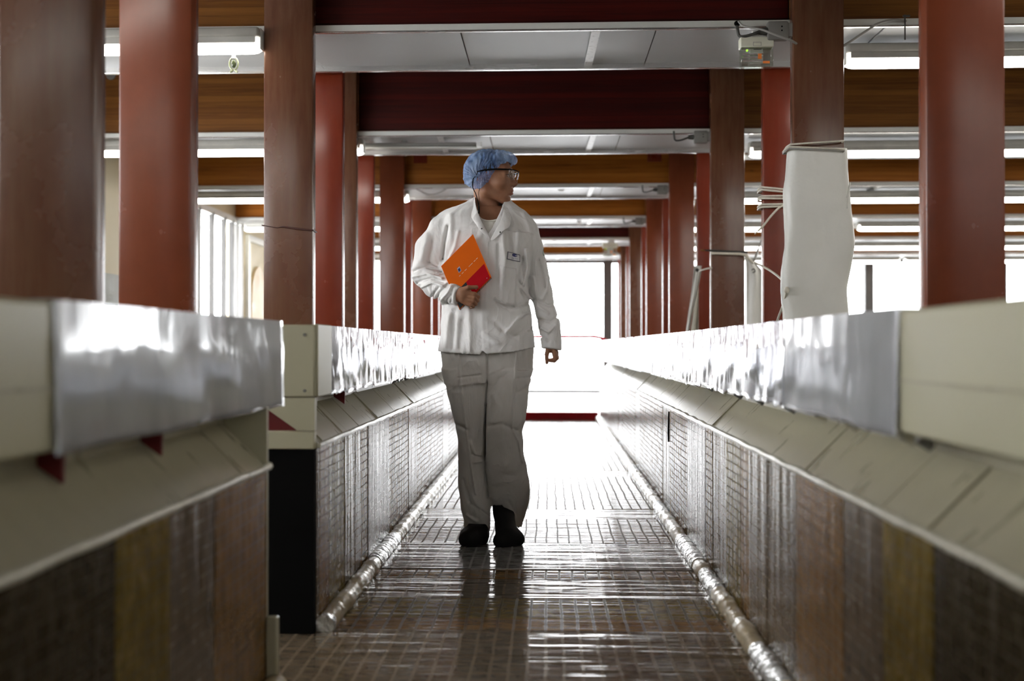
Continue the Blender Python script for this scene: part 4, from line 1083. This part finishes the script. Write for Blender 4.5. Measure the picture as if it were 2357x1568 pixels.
# socket connectors with looped cables at the right column of each portal
for n in range(4):
    y = 5.0 + PITCH * n; dy = PITCH * n
    def K(px, py, o=0.0): p = at(px, py, 4.99); return Vector((p.x, p.y + dy + o, p.z))
    lab = ['grey socket connector with black looped cable, fixed beside the tarpaulin column', 'grey socket connector with hanging cable on the second tray, beside the mottled column',
           'small grey connector at the right end of the third tray', 'tiny grey connector at the right end of the fourth tray'][n]
    e = empty('cable_connector', K(1800, 72), label=lab, cat='connector')
    a, b_ = K(1764, 96), K(1812, 52)
    MB().box(a.x, b_.x, y - .045, y + .0, a.z, b_.z, .010, 2).build('socket_body', M_GREY, e)
    a, b_ = K(1808, 88), K(1838, 55)
    MB().box(a.x, b_.x, y - .035, y + .0, a.z, b_.z, .006, 2).build('plug', simple('mid_grey_plastic', (.28, .27, .26), .5), e)
    a, b_ = K(1746, 83), K(1766, 65)
    MB().tube([(a.x, y - .022, (a.z + b_.z) / 2), (b_.x, y - .022, (a.z + b_.z) / 2)], [.016, .021], 12).build('cable_gland', M_DGREY, e)
    for q in (66, 75): p = K(1796, q); MB().tube([(p.x, y - .046, p.z), (p.x, y - .043, p.z)], .004, 10).build('screw', M_BLACK, e)
    tubeobj('cable', [K(1748, 75, -.022), K(1735, 80, -.02), K(1715, 86, -.02), K(1701, 84, -.01), K(1697, 70, -.01), K(1697, 52, .01)], .0075, M_DGREY, e)
    if n == 0:
        tubeobj('thin_cable', [K(1698, 52, -.02), K(1706, 64, -.035), K(1722, 70, -.045), K(1745, 76, -.06), K(1780, 92, -.075), K(1812, 103, -.07), K(1832, 106, -.03)], .0055, M_LCABLE, e)
        MB().sphere(K(1697, 54), (.016, .012, .014)).build('cable_clamp', M_BLACK, e)
# emergency light of clear acrylic hung under the nearest tray
def sign(x, y, z, s, label):
    e = empty('emergency_light', (x, y, z), label=label, cat='emergency light')
    def bx_(nm, a, b_, c, d_, e0, f, mt, bev=0): return MB().box(x + a*s, x + b_*s, y + c*s, y + d_*s, z + e0*s, z + f*s, bev).build(nm, mt, e)
    bx_('housing', -.082, .082, -.03, .03, -.052, .0, simple('cream_plastic', (.72, .72, .60), .4), .004)
    bx_('mount', -.02, .05, -.015, .015, .0, .035, M_WHITEM, .003)
    bx_('acrylic_plate', -.078, .080, -.026, .026, -.148, -.052, M_ACRYL, .002)
    bx_('reflector', -.030, .034, -.004, .004, -.125, -.055, M_WHITEM)
    for q in (-.078, -.060, -.044): bx_('edge_strip', -.070, .03, -.028, -.026, q - .05 + .004, q - .05 + .010, M_ALU)
    bx_('orange_reflection', .028, .062, -.0285, -.027, -.134, -.122, simple('orange_reflection', (.9, .25, .04), .4))  # orange reflections on the acrylic, built as small coloured plates
    bx_('orange_reflection', .004, .022, -.0285, -.027, -.112, -.085, simple('orange_reflection', (.9, .25, .04), .4))
    bx_('marking', -.020, .020, -.0310, -.030, -.048, -.046, M_LCABLE); bx_('marking', -.020, .020, -.0310, -.030, -.030, -.028, M_LCABLE)
    bx_('marking', -.020, -.018, -.0310, -.030, -.047, -.029, M_LCABLE); bx_('marking', .018, .020, -.0310, -.030, -.047, -.029, M_LCABLE)
    bx_('slot', -.018, .020, -.0310, -.030, -.066, -.063, M_DGREY)
    MB().sphere((x - .050*s, y - .030*s, z - .070*s), .006 * s).build('status_led', M_LED, e)
p = at(1740, 88, 5.0); sign(p.x, 5.0, p.z, 1.0, 'clear acrylic emergency light box hanging under the nearest tray')
p = at(1404, 560, 15.0); sign(p.x, 15.0, p.z, 1.35, 'small pale emergency light far down the corridor above the window')
# sprinkler-like glass bulb under a left tube
p = at(538, 133, Y0 - .10)
e = empty('glass_sensor', p, label='small greenish glass bulb hanging under the nearest left tube light', cat='sensor')
M_GG = simple('greenish_glass', (.42, .46, .28), .08)
MB().tube([(p.x, p.y, ZT - .036), (p.x, p.y, p.z - .005)], .010, 10).build('cap', M_WHITEM, e)
MB().tube([(p.x + .022 * math.sin(t), p.y, p.z - .030 - .032 * math.cos(t)) for t in np.linspace(0, 2 * math.pi, 17)], .0045, 8).build('outer_ring', M_GG, e, True)
MB().sphere((p.x, p.y, p.z - .030), (.013, .010, .022)).build('bulb', simple('dark_green_glass', (.10, .12, .06), .1), e, True)
for s_ in (-1, 1): MB().tube([(p.x, p.y, p.z - .06), (p.x + s_ * .018, p.y, p.z - .073)], [.004, .006], 8).build('lower_fin', M_GG, e)
# cable and rod right of the tarpaulin column
P = lambda x, y, Y=5.0: at(x, y, Y)
e = empty('hanging_cable', P(2000, 70, 4.97), label='grey cable rising from the tarpaulin column to the white tray on the right', cat='cable')
tubeobj('cable_run', [P(1940, 106, 4.97), P(1960, 94, 4.97), P(1990, 74, 4.97), P(2020, 55, 4.98), P(2050, 46, 4.99), P(2075, 47, 5.02), P(2092, 50, 5.06)], .006, M_LCABLE, e)
e = empty('threaded_rod', P(2083, 90, 5.02), label='thin dark rod with a small tab hanging below the tray at upper right', cat='rod')
MB().tube([P(2083, 34, 5.02), P(2083, 92, 5.02)], .004, 8).build('rod', M_DGREY, e); 
q = P(2084, 37, 5.02); MB().box(q.x - .012, q.x + .022, q.y - .005, q.y + .005, q.z - .004, q.z + .004).build('tab', M_DGREY, e)
# slim fitting seen on the second tray, left end
a, b_ = P(838, 318, 7.75), P(1097, 327, 7.75)
e = empty('slim_light', a, label='slim unlit light fitting under the left half of the second tray', cat='light')
MB().box(a.x, b_.x, 7.72, 7.80, 2.462, 2.492, .006).build('housing', M_GREY, e); MB().box(a.x - .0, b_.x + .0, 7.73, 7.79, 2.450, 2.462, .004).build('cover', M_WHITEM, e)
MB().box(b_.x, b_.x + .04, 7.72, 7.80, 2.458, 2.494, .004).build('end_cap', M_TAPE, e)
MB().box(a.x + .3, a.x + .34, 7.745, 7.775, 2.49, 2.515).build('bracket', M_GREY, e)
# small white pendants under the trays further down
for x, y, Y, lb in ((1292, 434, 10.2, 'third'), (1333, 511, 12.7, 'fourth'), (1276, 553, 15.2, 'fifth')):
    p = P(x, y, Y); e = empty('tray_clip', p, label='small white clip block under the %s soffit tray' % lb, cat='clip')
    MB().box(p.x - .026, p.x + .026, p.y - .02, p.y + .02, p.z - .03, 2.508, .008, 2).build('block', M_TAPE, e); MB().box(p.x - .034, p.x + .034, p.y - .025, p.y + .025, 2.499, 2.506).build('flange', M_TAPE, e)
p0 = [P(955, 433, 10.15), P(985, 447, 10.15), P(1010, 444, 10.15), P(1035, 430, 10.15)]
e = empty('sagging_cable', p0[0], label='thin grey cable sagging under the third tray, left of the hair net', cat='cable'); tubeobj('cable_run', p0, .006, M_LCABLE, e)
MB().sphere(p0[-1], (.03, .02, .018)).build('junction', M_DGREY, e, True)

# white tarpaulin wrapped round the first right column
cx0, cx1 = CXL * 0 + CXR - .035, CXR + CW + .035
zt = az(338, 4.9, 1880)
e = empty('tarpaulin_wrap', (CXR + .12, 4.99, .25), label='white tarpaulin sheet wrapped round the glossy brown column', cat='tarpaulin')
mb = MB(); G = []; nz_, na = 90, 72
for i in range(nz_ + 1):
    t = i / nz_; z = zt + (.25 - zt) * t; row = []
    sagR = .012 + .022 * math.exp(-((t - .22) / .12)**2) * .6 + .012 * math.sin(t * 9) * t
    sagL = .012 + .022 * min(1, t * 2.2)
    for k in range(na):
        a = 2 * math.pi * k / na; c, s_ = math.cos(a), math.sin(a)
        hx_, hy_ = CW / 2 + .012, CD / 2 + .022
        r = (abs(c)**4 + abs(s_)**4)**-.25
        x = c * r * hx_; yv = s_ * r * hy_
        x += (sagR if c > 0 else sagL) * (c if abs(c) > .3 else 0) * min(1, t * 8)
        d = .010 * noise.noise((c * 1.3 + z * 2.6, s_ * 1.3 + z * 3.1, z * 1.5)) + .004 * noise.noise((c * 5, s_ * 5, z * 9)) + .007 * math.sin((x * 14 + z * 13)) * min(1, t * 4) + .006 * abs(noise.noise((x * 3 - z * 4, 4.4, z * 2)))
        rr = math.hypot(x, yv)
        row.append(mb.bm.verts.new((CXR + CW / 2 + x * (1 + d / rr), 4.95 + CD / 2 + yv * (1 + d / rr) - .006, z)))
    G.append(row)
for A, B_ in zip(G, G[1:]):
    for k in range(na): mb.bm.faces.new((A[k], A[(k+1) % na], B_[(k+1) % na], B_[k]))
o = mb.build('sheet', M_SHEET, e, True); sm = o.modifiers.new('t', 'SOLIDIFY'); sm.thickness = .002; sm.offset = 1
y_ = 4.925
tubeobj('seam_ridge', [P(1950, 455, y_), P(1957, 420, y_ + .02), P(1950, 480, y_)], .003, M_SHEET, e)
q = P(1953, 475, 4.94); MB().box(q.x - .004, q.x + .006, q.y - .002, q.y + .002, q.z - .03, q.z + .03).build('blue_mark', simple('blue_print', (.10, .25, .65), .4), e)
e = empty('tie_cord', P(1880, 335, 4.90), label='white cord tied twice round the column at the top edge of the tarpaulin', cat='cord')
def loop(pl, pr, zl, zr, yf, yb, r, mat, par, nm='cord_loop'):
    return MB().tube([(pl, yf, zl), ((pl + pr) / 2, yf - .004, (zl + zr) / 2), (pr, yf, zr), (pr + .004, (yf + yb) / 2, zr), (pr, yb, zr), (pl, yb, zl), (pl - .004, (yf + yb) / 2, zl), (pl, yf, zl)], r, 8).build(nm, mat, par, True)
loop(ax(1822, 4.9), ax(1945, 4.9), az(331, 4.9, 1822), az(323, 4.9, 1945), 4.915, 5.04, .0045, M_CORD, e)
loop(ax(1818, 4.9), ax(1945, 4.9), az(337, 4.9, 1822), az(343, 4.9, 1945), 4.908, 5.045, .0045, M_CORD, e)
loop(ax(1818, 4.9), ax(1945, 4.9), az(341, 4.9, 1822), az(347, 4.9, 1945), 4.906, 5.045, .0035, M_LCABLE, e)
# cord coiled round the red column behind
Yd = 5.775
e = empty('coiled_cord', P(1757, 455, Yd), label='white cord coiled six times round the red column, its end hanging loose', cat='cord')
xl_, xr_ = ax(1755, Yd), ax(1755, Yd) + CW + .012
for yl, yr in ((431, 443), (437, 449), (452, 451), (457, 459), (471, 470), (477, 474)):
    loop(xl_ - .004, xr_, az(yl, Yd, 1755), az(yr, Yd, 1815) , Yd - .006, Yd + CD + .04, .0055, M_CORD, e)
tubeobj('loose_end', [P(1815, 469, Yd - .02), P(1795, 477, Yd - .03), P(1775, 497, Yd - .03), P(1757, 520, Yd - .03), P(1744, 532, Yd - .02), P(1737, 539, Yd - .02)], [.006] * 20 + [.003] * 6, M_CORD, e)
# cord from the tarpaulin to the banner post
e = empty('slack_cord', P(1790, 625, 5.3), label='slack white cord knotted at the tarpaulin and reaching left to the white strip', cat='cord')
tubeobj('cord_run', [P(1736, 604, 5.74), P(1757, 614, 5.70), P(1780, 628, 5.5), P(1800, 645, 5.2), P(1811, 664, 4.93)], .006, M_CORD, e)
tubeobj('cord_run', [P(1811, 672, 4.92), P(1803, 700, 5.0), P(1792, 730, 5.1), P(1783, 760, 5.2)], .006, M_CORD, e)
kp = P(1811, 668, 4.915); MB().sphere(kp, (.013, .012, .018)).build('knot', M_CORD, e, True)
tubeobj('dark_tip', [P(1752, 552, 7.3), P(1745, 575, 7.3), P(1736, 600, 7.2)], [.005] * 5 + [.009] * 6, M_LCABLE, e)
# rod and strap across the mottled column
Ye = 7.43
e = empty('strap_rod', P(1676, 578, Ye), label='dark rod and white strap tied across the mottled brown column', cat='strap')
MB().tube([P(1615, 576, Ye), P(1640, 577, Ye), P(1720, 581, Ye - .01)], [.004, .008, .008], 8).build('rod', M_DGREY, e)
MB().tube([P(1613, 576, Ye), P(1634, 577, Ye)], .005, 8).build('brass_tip', simple('brass', (.45, .30, .10), .3, metal=.8), e)
tubeobj('strap', [P(1636, 583, Ye - .01), P(1676, 584, Ye - .02), P(1712, 586, Ye - .02), P(1722, 596, Ye), P(1734, 606, Ye + .02)], .010, M_CORD, e)
tubeobj('thin_cord', [P(1638, 617, Ye), P(1625, 619, Ye + .1), P(1610, 624, Ye + .3)], .006, M_CORD, e)
def hang(name, pts, Y, label, mat, cat):
    """hanging strip through rows of (left px, right px, py)"""
    e = empty(name, P((pts[0][0] + pts[0][1]) / 2, pts[0][2], Y), label=label, cat=cat)
    mb = MB(); G = []
    n = 30
    ys = [p_[2] for p_ in pts]
    for i in range(n + 1):
        y = ys[0] + (ys[-1] - ys[0]) * i / n
        a = np.interp(y, ys, [p_[0] for p_ in pts]); b_ = np.interp(y, ys, [p_[1] for p_ in pts])
        G.append([mb.bm.verts.new(P(a + (b_ - a) * k / 8, y, Y + .02 * math.sin(k * 1.1 + i * .12) + .012 * math.sin(i * .3))) for k in range(9)])
    for A, B_ in zip(G, G[1:]):
        for k in range(8): mb.bm.faces.new((A[k], A[k+1], B_[k+1], B_[k]))
    o = mb.build('sheet', mat, e, True); sm = o.modifiers.new('t', 'SOLIDIFY'); sm.thickness = .003
    return e
e = hang('white_banner', [(1716, 1722, 588), (1716, 1740, 606), (1717, 1757, 625), (1717, 1758, 700), (1717, 1758, 790), (1717, 1758, 1056)], 7.9, 'white plastic sheet hanging between the mottled column and the coiled red one', M_SHEET, 'plastic sheet')
MB().tube(spline([P(1730, 622, 7.85), P(1735, 619, 7.85), P(1738, 625, 7.85), P(1732, 628, 7.85)]), .004, 6).build('eyelet', M_DGREY, e)
e = hang('white_strip', [(1598, 1615, 612), (1597, 1614, 625), (1592, 1606, 670), (1583, 1592, 730), (1578, 1585, 775), (1560, 1570, 1056)], 7.9, 'narrow white strip hanging slanted left of the mottled column', M_SHEET, 'strip')
hang('pale_curtain', [(1606, 1608, 640), (1590, 1608, 760), (1585, 1608, 1050)], 8.05, 'pale curtain edge behind the narrow slanted strip', simple('pale_canvas', (.55, .52, .44), .6), 'curtain')
MB().sphere(P(1605, 622, 7.86), (.015, .01, .015)).build('eyelet', M_DGREY, e, True)
# dark cord round the corded brown column
e = empty('dark_cord', P(660, 524, 4.94), label='thin dark cord tied round the glare-streaked brown column', cat='cord')
xa, xb = CXL - CW, CXL
tubeobj('cord_run', [(xa - .004, 4.944, az(518, 4.94, 606)), (xa + .07, 4.944, az(524, 4.94, 640)), (xa + .10, 4.942, az(522, 4.94, 650)), (xa + .18, 4.944, az(527, 4.94, 690)), (xb + .004, 4.944, az(530, 4.94, 719))], [.002] * 10 + [.0045] * 11, simple('dark_red_cord', (.06, .015, .01), .5), e)
MB().tube([(xb + .004, 4.944, az(530, 4.94, 719)), (xb + .004, 5.03, az(530, 4.94, 719)), (xa - .004, 5.03, az(518, 4.94, 606)), (xa - .004, 4.944, az(518, 4.94, 606))], .003, 6).build('cord_back', simple('dark_red_cord', (.06, .015, .01), .5), e)
# stair guard on the left wall, seen between the two nearest left columns
e = empty('guard_panel', (XL + .1, 9.4, 0), label='grey slanted duct band low on the left wall', cat='duct')
MB().prism([(8.0, 1.28), (10.8, 1.28), (10.8, 1.55), (8.0, 1.55)], 'x', XL, XL + .10).build('duct', simple('grey_green_duct', (.30, .31, .27), .5), e)
MB().prism([(8.0, 1.18), (10.8, 1.18), (10.8, 1.26), (8.0, 1.26)], 'x', XL, XL + .14).build('handrail', M_DGREY, e)
